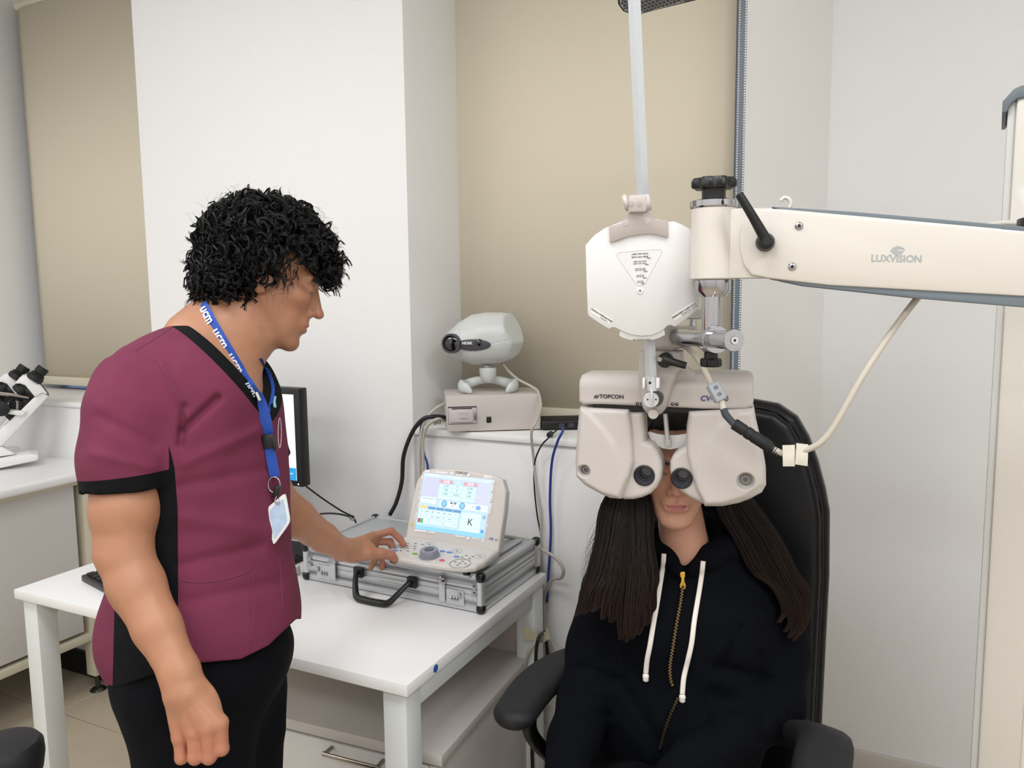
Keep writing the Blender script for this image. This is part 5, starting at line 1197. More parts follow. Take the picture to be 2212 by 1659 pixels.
# ================================================================ people (built in the viewer's metric frame: x right, y up, z depth, then turned into the room)
def nrm(a): a = np.asarray(a, float); return a/np.linalg.norm(a)
def px_of(P): return CX+FPX*P[:, 0]/P[:, 2], CY-FPX*P[:, 1]/P[:, 2]
def csdf(name, fn, lo, hi, h, m, parent=None, col=None, label=None, mask=None):
    v, q = surf(fn, lo, hi, h); cols = col(v) if col is not None else None
    return mesh(name, cam2w(v), q[:, ::-1], m, parent, True, label, None, None, None, cols, None, mask(v) if mask else None)
def march(fn, x, y, d0, d1, n=160):
    ds = np.linspace(d0, d1, n); P = np.array([c(x, y, d) for d in ds]); v = fn(P); k = int(np.argmax(v < 0))
    if v[k] >= 0: return None
    if k == 0: return ds[0]
    a, b = v[k-1], v[k]; return ds[k-1]+(ds[k]-ds[k-1])*a/(a-b)
def chain(P, pts, k=.012):
    """pts: list of (point, radius)"""
    g = None
    for (a, ra), (b, rb) in zip(pts[:-1], pts[1:]):
        d = rc(P, a, b, ra, rb); g = d if g is None else smin(g, d, k)
    return g
def mixc(cols, c2, w_): w_ = np.clip(w_, 0, 1)[:, None]; return cols*(1-w_)+np.array(c2)*w_
class Head:
    def __init__(s, o, f, up, sc=1., female=False):
        s.o = np.asarray(o, float); s.f = nrm(f); s.r = nrm(np.cross(up, s.f)); s.u = nrm(np.cross(s.f, s.r)); s.s = sc; s.fem = female
        if s.u @ np.asarray(up, float) < 0: s.u = -s.u
        s.m = np.c_[s.r, s.f, s.u]
    def w(s, x, y, z): return s.o+s.m@(np.array([x, y, z])*s.s)
    def sdf(s, P):
        q = (P-s.o)@s.m/s.s; a = q.copy(); a[:, 0] = np.abs(a[:, 0]); fe = s.fem
        g = el(a, (0, -.012, .040), (.0735, .094, .082))
        g = smin(g, el(a, (0, .030, -.012), (.060, .056, .070)), .02)
        g = smin(g, el(a, (0, .052, -.058), (.042 if fe else .045, .038, .052)), .018)
        jw = .056 if fe else .053
        g = smin(g, rc(a, (jw, .006, -.038), (.017, .070, -.098), .014, .014), .022)
        g = smin(g, el(a, (0, .078, -.100), (.017 if fe else .021, .015, .014)), .014)
        g = smin(g, el(a, (.040, .056, -.012), (.022, .026, .018)), .018)
        g = smin(g, rc(a, (.012, .084, .027), (.044, .068, .026), .009, .009), .012 if not fe else .018)
        # sockets, eyes and lids
        g = smax(g, -el(a, (.033, .094, .008), (.0145, .0135, .010)), .006)
        g = smin(g, el(a, (.0305, .0715, .006), (.0135, .0125, .0125)), .003)
        g = smin(g, el(a, (.0305, .0730, .0095), (.0155, .0125, .0095)), .004)
        # nose
        nt = .112 if not fe else .107
        g = smin(g, rc(a, (0, .084, .018), (0, nt-.008, -.022), .0075, .0090), .008)
        g = smin(g, rc(a, (0, .076, .012), (0, .087, -.030), .0085, .0125), .005)
        g = smin(g, el(a, (0, nt-.004, -.028), (.0105, .011, .0095)), .006)
        g = smin(g, el(a, (.0115, .092, -.032), (.0075, .011, .0075)), .006)
        g = smax(g, -el(a, (.0065, .099, -.0395), (.0038, .006, .0035)), .003)
        # mouth
        g = smin(g, el(a, (0, .083, -.056), (.026, .014, .022)), .012)
        lw = .0265 if fe else .0235
        g = smin(g, el(a, (0, .0905, -.0565), (lw, .0085, .0052)), .004)
        g = smin(g, el(a, (0, .0895, -.0680), (lw*.86, .0090, .0062)), .004)
        zl = -.0618+.0034*(a[:, 0]/lw)**2*(1 if fe else .4)
        g = smax(g, -el(np.c_[a[:, 0], a[:, 1], a[:, 2]-zl], (0, .098, 0), (lw, .012, .0013)), .002)
        g = smax(g, -el(a, (0, .098, -.046), (.0035, .006, .006)), .004)
        # ears
        ex = .074
        e = el(a, (ex, -.008, -.006), (.009, .018, .030)); e = smax(e, -el(a, (ex+.008, -.004, -.004), (.006, .011, .019)), .004)
        g = smin(g, e, .006)
        return g*s.s
    def colour(s, P, skin, lip, brow, cols):
        q = (P-s.o)@s.m/s.s; ax = np.abs(q[:, 0]); fr = q[:, 1] > .05
        def gau(d, w_): return np.exp(-(d/w_)**2)
        cols = mixc(cols, lip, fr*np.clip(1.4*(1-np.sqrt((ax/(.0255 if s.fem else .0225))**2+((q[:, 2]+.0622)/.0105)**2)), 0, 1)*1.6)
        cols = mixc(cols, lip, .25*gau(np.sqrt((ax-.042)**2+(q[:, 2]+.022)**2+(q[:, 1]-.06)**2), .022))
        cols = mixc(cols, lip, .30*gau(np.sqrt(ax**2+(q[:, 2]+.03)**2+(q[:, 1]-.11)**2), .014))
        br = fr*gau(q[:, 2]-(.0265-.10*np.maximum(ax-.036, 0)+.05*np.minimum(ax-.02, 0)), .0042)*(ax > .011)*(ax < .050)
        cols = mixc(cols, brow, br*1.3)
        cols = mixc(cols, brow, .85*fr*gau(q[:, 2]-(.0035-.15*np.abs(ax-.0305)), .0016)*(np.abs(ax-.0305) < .0145))
        return cols
m_skin_m = mat('skin_tan', 'B98566', .48, vcol=True, bump=.12, bscale=260, var=.05, vscale=30, bdist=.0008)
m_skin_f = mat('skin_rosy', 'C99A80', .45, vcol=True, bump=.06, bscale=300, var=.04, vscale=30, bdist=.0006)
# ---------------------------------------------------------------- the man
MH = Head(c(580, 607, 1.475), (.90, -.325, .29), (.33, .93, .10), .975)
def m_torso(P):
    g = el(P, c(448, 930, 1.43), (.119, .185, .185))
    g = smin(g, rc(P, c(306, 838, 1.30), c(500, 800, 1.585), .064, .060), .05)
    g = smin(g, el(P, c(420, 850, 1.40), (.125, .10, .135)), .05)
    g = smin(g, el(P, c(450, 1150, 1.42), (.134, .22, .160)), .06)
    g = smin(g, el(P, c(437, 1350, 1.41), (.166, .15, .168)), .06)
    return g
armR = [(c(292, 850, 1.285), .052), (c(274, 980, 1.262), .052), (c(270, 1100, 1.245), .0510), (c(267, 1190, 1.235), .0415), (c(295, 1265, 1.225), .0410), (c(340, 1355, 1.205), .0345), (c(388, 1452, 1.185), .0280), (c(398, 1490, 1.180), .0300)]
armL = [(c(505, 835, 1.585), .052), (c(560, 980, 1.66), .047), (c(590, 1072, 1.71), .043), (c(640, 1120, 1.76), .042), (c(700, 1162, 1.82), .033), (c(738, 1186, 1.865), .0262), (c(755, 1189, 1.88), .0262)]
def m_arm(P): return smin(chain(P, armR, .012), chain(P, armL, .012), .01)
def handR(P):
    w0 = c(398, 1490, 1.180); g = None
    D_ = 1.165
    mc = [c(390, 1592, D_+.012), c(420, 1580, D_+.003), c(450, 1572, D_), c(474, 1562, D_+.008)]
    st_ = [c(382, 1500, 1.182), c(392, 1500, 1.176), c(404, 1498, 1.174), c(416, 1495, 1.176)]
    for a, b in zip(st_, mc):
        d = rc(P, a, b, .0165, .0125); g = d if g is None else smin(g, d, .013)
    g = smin(g, el(P, c(420, 1535, 1.186), (.040, .050, .014)), .012)
    pip = [c(393, 1636, D_+.010), c(422, 1636, D_+.000), c(452, 1635, D_), c(479, 1617, D_+.006)]
    dip = [c(397, 1630, D_+.038), c(424, 1629, D_+.030), c(452, 1628, D_+.032), c(477, 1615, D_+.036)]
    tip = [c(399, 1600, D_+.045), c(424, 1598, D_+.040), c(450, 1596, D_+.042), c(471, 1590, D_+.048)]
    rr = [.0096, .0104, .0107, .0104]
    for a, b, d_, e_, r_ in zip(mc, pip, dip, tip, rr):
        f = chain(P, [(a, r_+.0018), (b, r_), (d_, r_-.0006), (e_, r_-.001)], .004)
        f = smin(f, el(P, a, (.0110, .0105, .0110)), .006); g = smin(g, f, .0035)
    th = chain(P, [(c(428, 1515, 1.200), .015), (c(462, 1565, 1.212), .0125), (c(472, 1600, 1.214), .0108), (c(466, 1622, 1.212), .0092)], .006)
    return smin(g, th, .008)
def handL(P):
    g = None
    mc = [c(806, 1158, 1.955), c(811, 1170, 1.970), c(805, 1186, 1.975), c(796, 1196, 1.970)]
    st_ = [c(760, 1180, 1.885), c(760, 1186, 1.893), c(760, 1193, 1.893), c(760, 1199, 1.887)]
    for a, b in zip(st_, mc):
        d = rc(P, a, b, .0165, .0120); g = d if g is None else smin(g, d, .014)
    g = smin(g, el(P, c(783, 1188, 1.905), (.034, .024, .022)), .014)
    fl = [([c(806, 1158, 1.955), c(845, 1147, 1.965), c(863, 1163, 1.968), c(872, 1176, 1.966)], .0098, .0078),
          ([c(811, 1170, 1.970), c(843, 1170, 1.985), c(852, 1195, 1.975), c(852, 1212, 1.965)], .0100, .0080),
          ([c(805, 1186, 1.975), c(826, 1192, 1.990), c(829, 1212, 1.985), c(825, 1226, 1.978)], .0094, .0076),
          ([c(796, 1196, 1.970), c(811, 1200, 1.982), c(808, 1214, 1.980), c(801, 1226, 1.975)], .0086, .0070)]
    for p_, r0, r1 in fl:
        rr = np.linspace(r0, r1, 4); g = smin(g, chain(P, list(zip(p_, rr)), .003), .003)
    th = chain(P, [(c(768, 1196, 1.885), .019), (c(796, 1196, 1.892), .0155), (c(824, 1196, 1.905), .0120), (c(845, 1199, 1.915), .0105), (c(853, 1208, 1.918), .0085)], .008)
    return smin(g, th, .007)
def m_neck(P):
    g = rc(P, c(545, 655, 1.468), c(452, 770, 1.43), .058, .066)
    g = smin(g, rc(P, c(520, 640, 1.47), c(430, 735, 1.42), .048, .060), .02)
    g = smin(g, rc(P, MH.w(0, .035, -.075), c(505, 770, 1.44), .030, .052), .025)
    return smin(g, rc(P, c(470, 740, 1.43), c(345, 815, 1.335), .050, .052), .04)
def m_body(P):
    g = smin(MH.sdf(P), m_neck(P), .016)
    g = smin(g, m_torso(P)+.022, .03)
    g = smin(g, m_arm(P), .015)
    g = smin(g, handR(P), .010); g = smin(g, handL(P), .010)
    x, y = px_of(P)
    t_ = np.zeros(len(P))
    for (x0, y0, x1, y1) in ((408, 1500, 451, 1570), (402, 1505, 424, 1578), (398, 1510, 396, 1590), (418, 1500, 472, 1555)):
        dx, dy = x1-x0, y1-y0; t = np.clip(((x-x0)*dx+(y-y0)*dy)/(dx*dx+dy*dy), 0, 1); t_ = t_+.0012*np.exp(-(np.hypot(x-x0-t*dx, y-y0-t*dy)/4)**2)*(P[:, 2] < 1.2)
    return g+.00045*vnoise(P, 60)-t_
SK = np.array(lin('B27E60')); LIPM = lin('A8685C'); BRM = lin('1A1413')
def m_col(P):
    cols = np.tile(SK, (len(P), 1)); n = vnoise(P, 25)*.5+vnoise(P, 70)*.5
    cols = cols*(1+.07*n[:, None])
    x, y = px_of(P)
    # warmer knuckles and fingers
    cols = mixc(cols, lin('B5705A'), .55*((y > 1545)*(x < 520)*np.clip((y-1545)/50, 0, 1)))
    cols = mixc(cols, lin('B4705C'), .55*((x > 790)*(x < 880)*np.clip((x-800)/50, 0, 1)))
    cols = mixc(cols, lin('8E6A58'), .22*((P[:, 2] > 1.35)*(y > 705)*(y < 760)*(x > 560)))     # stubble on jaw
    cols = MH.colour(P, SK, LIPM, BRM, cols)
    # fine arm hair, denser on forearms
    hr = np.clip(vnoise(P*np.array([1, .35, 1]), 420)-.25, 0, 1)*((y > 1080)*(y < 1470)*(x < 460))
    return mixc(cols, lin('6E4A38'), .08*hr)
man = thing('person', 'man with curly black hair in a burgundy scrub top pressing the keypad', 'person', V(440, 1500, 1.42)*np.array([1, 1, 0]))
lo = np.array([-.72, -.98, 1.10]); hi = np.array([-.20, .30, 2.06])
csdf('body', lambda P: np.maximum(m_body(P), -(P[:, 1]+.60*P[:, 2]+.0)) if False else m_body(P), (-.98, -.72, 1.10), (-.20, .36, 2.03), .0036, m_skin_m, man, m_col)
# nails
for x, y, d, sx in ((850.5, 1198, 1.907, .0058),):
    pass
# scrub top
_A, _B = c(372, 686, 1.43), c(566, 872, 1.40)
_nc = c(480, 690, 1.43)
def _pl(Q):
    n = nrm(np.cross(_B-_A, Q-_A)); return n if n@(_nc-_A) > 0 else -n
_n1, _n2 = _pl(c(452, 735, 1.315)), _pl(c(545, 745, 1.53))
def opening(P): return smax(-(P-_A)@_n1, -(P-_A)@_n2, .012)
def folds(P):
    x, y = px_of(P); f = .0045*vnoise(P*np.array([1, .7, 1.]), 9)+.0022*vnoise(P*np.array([1, .8, 1]), 22)
    # diagonal pull folds from the armpit and across the belly
    for (x0, y0, x1, y1, w_, a_) in ((395, 930, 470, 860, 9, .010), (400, 1000, 560, 930, 14, -.004), (390, 1050, 590, 1010, 16, .004), (395, 1120, 600, 1150, 18, -.0035), (390, 1220, 560, 1180, 14, .004), (400, 1300, 600, 1260, 16, .0035), (390, 960, 398, 880, 9, .008), (215, 900, 330, 960, 14, .0035), (200, 980, 330, 1010, 12, -.003), (250, 740, 215, 860, 10, .003), (350, 790, 405, 900, 9, -.004)):
        dx, dy = x1-x0, y1-y0; L2 = dx*dx+dy*dy; t = np.clip(((x-x0)*dx+(y-y0)*dy)/L2, 0, 1)
        dd = np.hypot(x-x0-t*dx, y-y0-t*dy); f = f+a_*np.exp(-(dd/w_)**2)*(P[:, 2] < 1.45)
    return f
slA, slB = c(290, 835, 1.29), c(264, 1075, 1.245)
sld = nrm(slB-slA)
def sleeve(P, o=0): return chain(P, [(c(306, 838, 1.30), .068), (c(284, 900, 1.27), .0665), (c(270, 990, 1.255), .0635), (c(264, 1090, 1.25), .0625)], .03)-o
cuff_n = nrm(np.array([.10, -1, .05])); cuff_p = c(264, 1056, 1.245)
def sleeveL(P): return chain(P, [(c(500, 820, 1.585), .064), (c(548, 940, 1.64), .060), (c(575, 1010, 1.67), .060)], .03)
def m_shirt0(P):
    g = m_torso(P)-.006
    s1 = np.maximum(sleeve(P), (P-cuff_p)@cuff_n)
    s2 = np.maximum(sleeveL(P), (P-c(575, 1000, 1.67))@nrm(np.array([.3, -1, .3])))
    return g, s1, s2
def m_shirt(P):
    g, s1, s2 = m_shirt0(P)
    t = smin(g, s2, .02); t = smin(t, s1, .014)
    t = t+folds(P)
    t = smax(t, -opening(P), .003)
    # hollow cuff and hem
    inner = chain(P, [(c(270, 960, 1.255), .050), (c(262, 1100, 1.25), .0605)], .01)
    t = smax(t, -np.maximum(inner, -((P-cuff_p)@cuff_n+.022)), .002)
    x, y = px_of(P)
    hem = 1432+np.interp(x, [230, 260, 330, 430, 520, 580, 640], [48, 50, 25, 0, -8, -38, -95])
    return np.maximum(t, (y-hem)*.0008)
BUR = np.array(lin('713149')); BLK = np.array(lin('08090E'))
def m_shirt_col(P): return np.tile(BUR, (len(P), 1))*(1+.06*vnoise(P, 35)[:, None])
def m_shirt_mask(P):
    """metres to the edge of the black trim, negative inside it"""
    x, y = px_of(P); g, s1, s2 = m_shirt0(P); k = .00075; nr = (P[:, 2]-1.47)
    side = np.maximum.reduce([(x-np.interp(y, [950, 1010, 1100, 1480], [362, 377, 384, 386]))*k, (np.interp(y, [930, 1200, 1480], [325, 250, 243])-x)*k, (g-s1+.004)*.8, (958-y)*k, nr])
    cf1 = np.maximum(s1-g-.012, -.0235-(P-cuff_p)@cuff_n)
    cf2 = np.maximum(s2-g, -.02-(P-c(575, 1000, 1.67))@nrm(np.array([.3, -1, .3])))
    pk = np.maximum.reduce([(np.abs(y-(852+(x-590)*.35))-3)*k, (585-x)*k, nr])
    return np.minimum.reduce([side, np.maximum(-(P-_A)@_n1, -(P-_A)@_n2*2.4)-.021, cf1, cf2, pk])
m_scrub = mat('scrub_cloth', '6E2E46', .85, vcol=True, bump=.25, bscale=700, spec=.2, bdist=.0006)
def trim_by_mask(m, c2):
    nt = m.node_tree; b = nt.nodes['Principled BSDF']; src = b.inputs['Base Color'].links[0].from_socket
    a = nt.nodes.new('ShaderNodeAttribute'); a.attribute_name = 'Mask'; mr = nt.nodes.new('ShaderNodeMapRange')
    mr.inputs[1].default_value = -.00025; mr.inputs[2].default_value = .00025
    mx = nt.nodes.new('ShaderNodeMix'); mx.data_type = 'RGBA'; nt.links.new(a.outputs['Fac'], mr.inputs[0]); nt.links.new(mr.outputs[0], mx.inputs[0])
    mx.inputs[6].default_value = (*c2, 1); nt.links.new(src, mx.inputs[7]); nt.links.new(mx.outputs[2], b.inputs['Base Color'])
trim_by_mask(m_scrub, BLK)
shirt = csdf('scrub_top', m_shirt, (-.96, -.66, 1.12), (-.36, .14, 1.80), .0031, m_scrub, man, m_shirt_col, mask=m_shirt_mask)
# pocket on the front with a raised hem, and stitched seams lying on the cloth
def onshirt(pts, off=.001, fn=m_shirt, d0=1.15, d1=1.6):
    o = []
    for x, y in pts:
        d = march(fn, x, y, d0, d1)
        if d: o.append(c(x, y, d-off))
    return o
def surf_tube(name, pts, r, m, sub=6, fn=m_shirt, n=6, off=.0, parent=man, d0=1.15, d1=1.6):
    P = smooth_path(np.array(pts, float), sub); q_ = onshirt(P, off, fn, d0, d1)
    if len(q_) < 3: return
    v, f = tube_vf(np.array(q_), r, n); return mesh(name, cam2w(v), [t[::-1] for t in f], m, parent)
m_seam = mat('scrub_seam', '6E3048', .9)
for pts in ([(388, 1254), (440, 1258), (500, 1248), (546, 1230)], [(546, 1232), (550, 1300), (546, 1360), (540, 1392)], [(604, 1205), (607, 1260), (612, 1330)], [(604, 1205), (618, 1195), (630, 1188)], [(383, 700), (330, 735), (292, 758)], [(330, 770), (372, 830), (396, 900), (392, 940)], [(390, 1254), (392, 1300), (395, 1352)]):
    surf_tube('stitched_seam', pts, .0011, m_seam)
# trousers
m_trs = mat('navy_cloth', '07080E', .9, spec=.15, bump=.25, bscale=600, var=.15, vscale=12, bdist=.0006)
fxy = V(440, 1500, 1.42); 
def trf(P):
    g = el(P, c(437, 1410, 1.41), (.157, .13, .158))
    g = smin(g, chain(P, [(c(415, 1500, 1.35), .105), (c(435, 1800, 1.34), .085), (c(455, 2150, 1.36), .070), (c(465, 2490, 1.40), .065)], .05), .05)
    g = smin(g, chain(P, [(c(500, 1500, 1.50), .100), (c(510, 1800, 1.50), .083), (c(520, 2150, 1.52), .068), (c(530, 2420, 1.55), .063)], .05), .05)
    return g+.006*vnoise(P*np.array([1, .5, 1]), 10)+.002*vnoise(P, 30)
def world_cut(P, z): return z-(C0[2]+P@np.array([R[2], U[2], F[2]]))
csdf('trousers', lambda P: np.maximum(trf(P), world_cut(P, .05)), (-.78, -1.62, 1.18), (-.28, -.40, 1.72), .007, m_trs, man)
def backf_(P):
    return np.maximum(np.abs(el(P, c(415, 1440, 1.40), (.155, .16, .150)))-.004, -(P[:, 1]+.0)-9) 
# shirt tail: dark hem of the under layer at the back
for i, (x, d) in enumerate(((470, 1.40), (535, 1.55))):
    b_ = V(x, 2450, d); b_[2] = 0; Tsn = Fr(b_, math.radians(-60+i*10))
    def shoe(P): 
        g = el(P, (0, -.04, .035), (.045, .10, .04)); g = smin(g, el(P, (0, .06, .045), (.038, .05, .045)), .03); return smax(g, -P[:, 2]+.003, .004)
    sdf('shoe', shoe, (-.07, -.17, -.01), (.07, .14, .12), .007, m_blkm, man, Tsn)
# chest emblem: white stitched ring near the front edge
# hair: scalp volume with lumps, then curls
HC = MH.w(0, -.012, .052)
m_hair = mat('hair_black', '050506', .36, spec=.32)
def hair_m(P):
    q = (P-MH.o)@MH.m/MH.s
    g = el(q, (0, -.016, .052), (.110, .120, .096))
    g = smin(g, el(q, (0, -.075, -.015), (.088, .062, .066)), .03)
    g = smin(g, el(q, (0, .050, .085), (.085, .060, .048)), .03)
    n = .006*vnoise(P, 28)+.006*vnoise(P, 70)+.008*vnoise(P, 14)+.010
    g = g+n
    cut = np.maximum(q[:, 1]-.012-np.maximum(q[:, 2]-.018, 0)*6, -9)
    # keep the face free: below the fringe and in front of the ear
    face = -np.maximum(np.maximum(.018-q[:, 1], q[:, 2]-.044), np.abs(q[:, 0])-.2)
    return np.maximum(g, -np.maximum(.016-q[:, 1]+np.clip(q[:, 2], -.1, .0)*.0, q[:, 2]-.046-.010*np.sin(q[:, 1]*60)))
csdf('hair', hair_m, HC-.20, HC+.20, .0042, m_hair, man)
rh = random.Random(11); cv, cf, off = [], [], 0
def add_curl(base, dirn, L_, rad, turns, th, nb=1, n=18, sp=.0022):
    global off
    x_, y_, z_ = basis(dirn); ph0 = rh.uniform(0, 2*PI); t = np.linspace(0, 1, n)[:, None]
    for b in range(nb):
        o_ = np.array([rh.gauss(0, 1), rh.gauss(0, 1), rh.gauss(0, 1)])*sp*(b > 0); a = ph0+turns*2*PI*t+rh.uniform(-.25, .25)*(b > 0)
        rr = rad*(.45+.55*np.sin(PI*np.minimum(1, t*1.2+.1)))*(1+rh.uniform(-.15, .15)*(b > 0))
        pts = base+o_*(.4+t)+z_*L_*t+(x_*np.cos(a)+y_*np.sin(a))*rr-x_*math.cos(ph0)*rr*(1-t)+np.array([0, -.008, 0])*t*t
        v, f = tube_vf(pts, np.linspace(th, th*.4, n), 3); cv.append(v); cf.append(np.array([k[::-1] for k in f if len(k) == 4])+off); off += len(v)
nC = 0
while nC < 1250:
    a = nrm([rh.gauss(0, 1), rh.gauss(0, 1), rh.gauss(0, 1)]); q = np.array([a[0]*.114, -.016+a[1]*.124, .052+a[2]*.100])
    if rh.random() < .25: q = np.array([a[0]*.088, -.070+a[1]*.062, -.015+a[2]*.066])
    if q[1] > .02 and q[2] < .050: continue
    if q[2] < -.080 or (q[1] > -.02 and q[2] < -.002): continue
    b_ = MH.w(*q)
    if hair_m(b_[None])[0] < -.022: continue
    dirn = nrm(MH.m@a*.9+np.array([rh.uniform(-.9, .9), rh.uniform(-1.2, .2), rh.uniform(-.7, .7)]))
    k_ = rh.random()
    if k_ < .45: add_curl(b_, dirn, rh.uniform(.008, .022), rh.uniform(.009, .016), rh.uniform(.7, 1.3), rh.uniform(.0013, .0021), 5, sp=.0014)
    else: add_curl(b_, dirn, rh.uniform(.010, .030), rh.uniform(.005, .009), rh.uniform(.9, 1.9), rh.uniform(.0011, .0018), 4, sp=.0011)
    nC += 1
for _ in range(170):      # loose curls over the brow
    q = np.array([rh.uniform(-.07, .075), rh.uniform(.070, .105), rh.uniform(.042, .085)])
    add_curl(MH.w(*q), nrm(MH.m@np.array([rh.uniform(-.3, .3), 1, rh.uniform(-.8, .1)])), rh.uniform(.012, .038), rh.uniform(.005, .010), rh.uniform(.8, 1.8), rh.uniform(.0006, .0014), 4, sp=.0012)
for _ in range(60):       # wisps at temple and nape
    q = np.array([rh.uniform(.06, .085), rh.uniform(-.03, .045), rh.uniform(.0, .035)]) if rh.random() < .5 else np.array([rh.uniform(-.07, .07), rh.uniform(-.12, -.07), rh.uniform(-.085, -.05)])
    add_curl(MH.w(*q), nrm(MH.m@np.array([rh.uniform(0, .3), rh.uniform(-.3, .5), -1])), rh.uniform(.008, .020), rh.uniform(.002, .006), rh.uniform(.5, 1.3), .0006, 3, sp=.001)
for _ in range(520):      # frizz
    a = nrm([rh.gauss(0, 1), rh.gauss(0, 1), rh.gauss(0, 1)]); q = np.array([a[0]*.118, -.016+a[1]*.130, .052+a[2]*.105])
    if (q[1] > .03 and q[2] < .05) or q[2] < -.03: continue
    add_curl(MH.w(*q), nrm(MH.m@a+np.array([rh.uniform(-.8, .8) for _ in range(3)])), rh.uniform(.012, .036), rh.uniform(.004, .012), rh.uniform(.4, 1.4), .00028)
mesh('hair_curls', cam2w(np.vstack(cv)), np.vstack(cf), m_hair, man, kind='stuff')
# white stitched crest at the edge of the chest pocket
ce_ = [(604+3.5*math.cos(2*PI*i/14), 935+32*math.sin(2*PI*i/14)) for i in range(15)]
surf_tube('stitched_crest', ce_, .0008, mat('thread_white', 'E6DEE0', .8), sub=2, d1=1.75)
surf_tube('pen_clip', [(594, 858), (592, 868), (594, 880)], .003, mat('pen_teal', '8FC3CC', .3), sub=4, d1=1.7, off=.002)
# lanyard, drawn as ribbons that lie on neck and chest
m_lan = mat('lanyard_blue', '2450B0', .6, bump=.2, bscale=900, bdist=.0003); m_lanw = mat('lanyard_white', 'D9E2F2', .6)
lan = thing('lanyard', 'blue lanyard lettered in white round the neck of the man, holding a badge', 'lanyard', V(560, 850, 1.3))
def both(P): return np.minimum(m_shirt(P), m_body(P))
def ribbon(name, pts, wd, m, parent, off=.003, sub=10, dfix=None, wdir=None):
    P = smooth_path(np.array(pts, float), sub); L_ = []
    for i, (x, y) in enumerate(P[:, :2]):
        if dfix is not None: d = np.interp(i/(len(P)-1), np.linspace(0, 1, len(dfix)), dfix)
        else: d = march(both, x, y, 1.15, 1.62) or 1.40; d -= off
        L_.append(c(x, y, d))
    L_ = np.array(L_)
    if dfix is None:
        for _ in range(4): L_[1:-1] = (L_[:-2]+L_[1:-1]*2+L_[2:])/4
    t = np.gradient(L_, axis=0); t /= np.linalg.norm(t, axis=1)[:, None]
    nrmv = np.array([0, 0, -1.]); wv = np.cross(t, nrmv); wv /= np.linalg.norm(wv, axis=1)[:, None]
    v = np.vstack([L_-wv*wd/2, L_+wv*wd/2, L_-wv*wd/2+[0, 0, .0012], L_+wv*wd/2+[0, 0, .0012]]); n = len(L_); f = []
    for i in range(n-1):
        f += [(i, i+1, n+i+1, n+i), (2*n+i, 3*n+i, 3*n+i+1, 2*n+i+1), (i, 2*n+i, 2*n+i+1, i+1), (n+i, n+i+1, 3*n+i+1, 3*n+i)]
    mesh(name, cam2w(v), f, m, parent, sharp=40)
    return L_, t, wv
L1, t1, w1 = ribbon('neck_strap', [(437, 655), (455, 690), (478, 730), (505, 775), (532, 820), (556, 858)], .0165, m_lan, lan)
ribbon('far_strap', [(560, 775), (578, 805), (588, 840), (582, 875), (574, 893)], .0100, m_lan, lan, off=.002)
cum = np.r_[0, np.cumsum(np.linalg.norm(np.diff(L1, axis=0), axis=1))]
lx, ly = px_of(L1)
for k, (qx, qy) in enumerate(((450, 678), (479, 727), (512, 783), (543, 838))):
    i = int(np.argmin((lx-qx)**2+(ly-qy)**2))
    if i >= len(L1)-2: continue
    tx = t1[i]; wz = -w1[i] if w1[i][0] < 0 else w1[i]
    X_ = cam2w([tx])[0]-C0; Z_ = cam2w([wz])[0]-C0; Y_ = np.cross(Z_, X_); Y_ = Y_ if Y_@F > 0 else -Y_
    text('lanyard_lettering', 'ucm', .0225 if k < 3 else .018, m_lanw, Ax(cam2w([L1[i]])[0], X_, Y_, Z_), y=-.0016 if k < 3 else -.003, parent=lan, off=.0006, sx=1.0, z=-.0012)
dl = [march(both, x, y, 1.15, 1.6) or 1.3 for x, y in ((560, 870), (575, 940), (585, 1000), (590, 1030))]; print('lan', dl)
dl = [x-.008 for x in dl]
ribbon('lower_strap', [(553, 852), (565, 880), (574, 915), (577, 938)], .0215, m_lan, lan, dfix=[dl[0]-.002, dl[1]])
ribbon('lower_strap', [(582, 965), (588, 1000), (594, 1030)], .0180, m_lan, lan, dfix=[dl[1]-.003, dl[3]-.006])
b0 = c(578, 938, dl[1]-.004); b1 = c(584, 968, dl[1]-.004)
X_ = R; Zv = cam2w([nrm(b0-b1)])[0]-C0; Yv = np.cross(Zv, X_); Yv = Yv/np.linalg.norm(Yv); Yv = Yv if Yv@F > 0 else -Yv; X_ = np.cross(Yv, Zv)
TB = Ax(cam2w([b1])[0], X_, Yv, Zv)
box('buckle', (-.0105, -.004, .0), (.0105, .003, .024), m_blk, lan, bev=.002, T=TB); box('buckle_clip', (.006, -.006, -.006), (.0115, .004, .017), m_blk, lan, bev=.0015, T=TB)
cyl('strap_crimp', V(553, 848, dl[0]-.006), V(561, 866, dl[0]-.006), .0042, m_chr2, lan, n=12)
rg_c = V(592, 1047, dl[3]-.012); rp = []
for i in range(25): a = 2*PI*i/24; rp.append(rg_c+R*.0105*math.cos(a)+U*.0135*math.sin(a))
tube('key_ring', rp, .0012, m_chr2, lan, n=8, sub=1)
box('badge_reel', (-.006, -.004, -.006), (.006, .004, .014), m_blk, lan, bev=.002, T=Ax(V(597, 1066, dl[3]-.012), *(lambda z: (nrm(R*1.0-U*.0), F, z))(U*.97+R*.2)))
bdg = thing('id_badge', 'white framed identity badge in clear plastic hanging from the blue lanyard', 'badge', V(601, 1120, dl[3]-.012))
dB = dl[3]-.016
def BQ(x, y): return V(x, y, dB)
bq = [BQ(576, 1098), BQ(616, 1064), BQ(627, 1128), BQ(590, 1180)]
bx_ = nrm(bq[1]-bq[0]); bo_ = bq[0]; by = nrm(np.cross(bq[3]-bq[0], bq[1]-bq[0])); by = by if by@F > 0 else -by
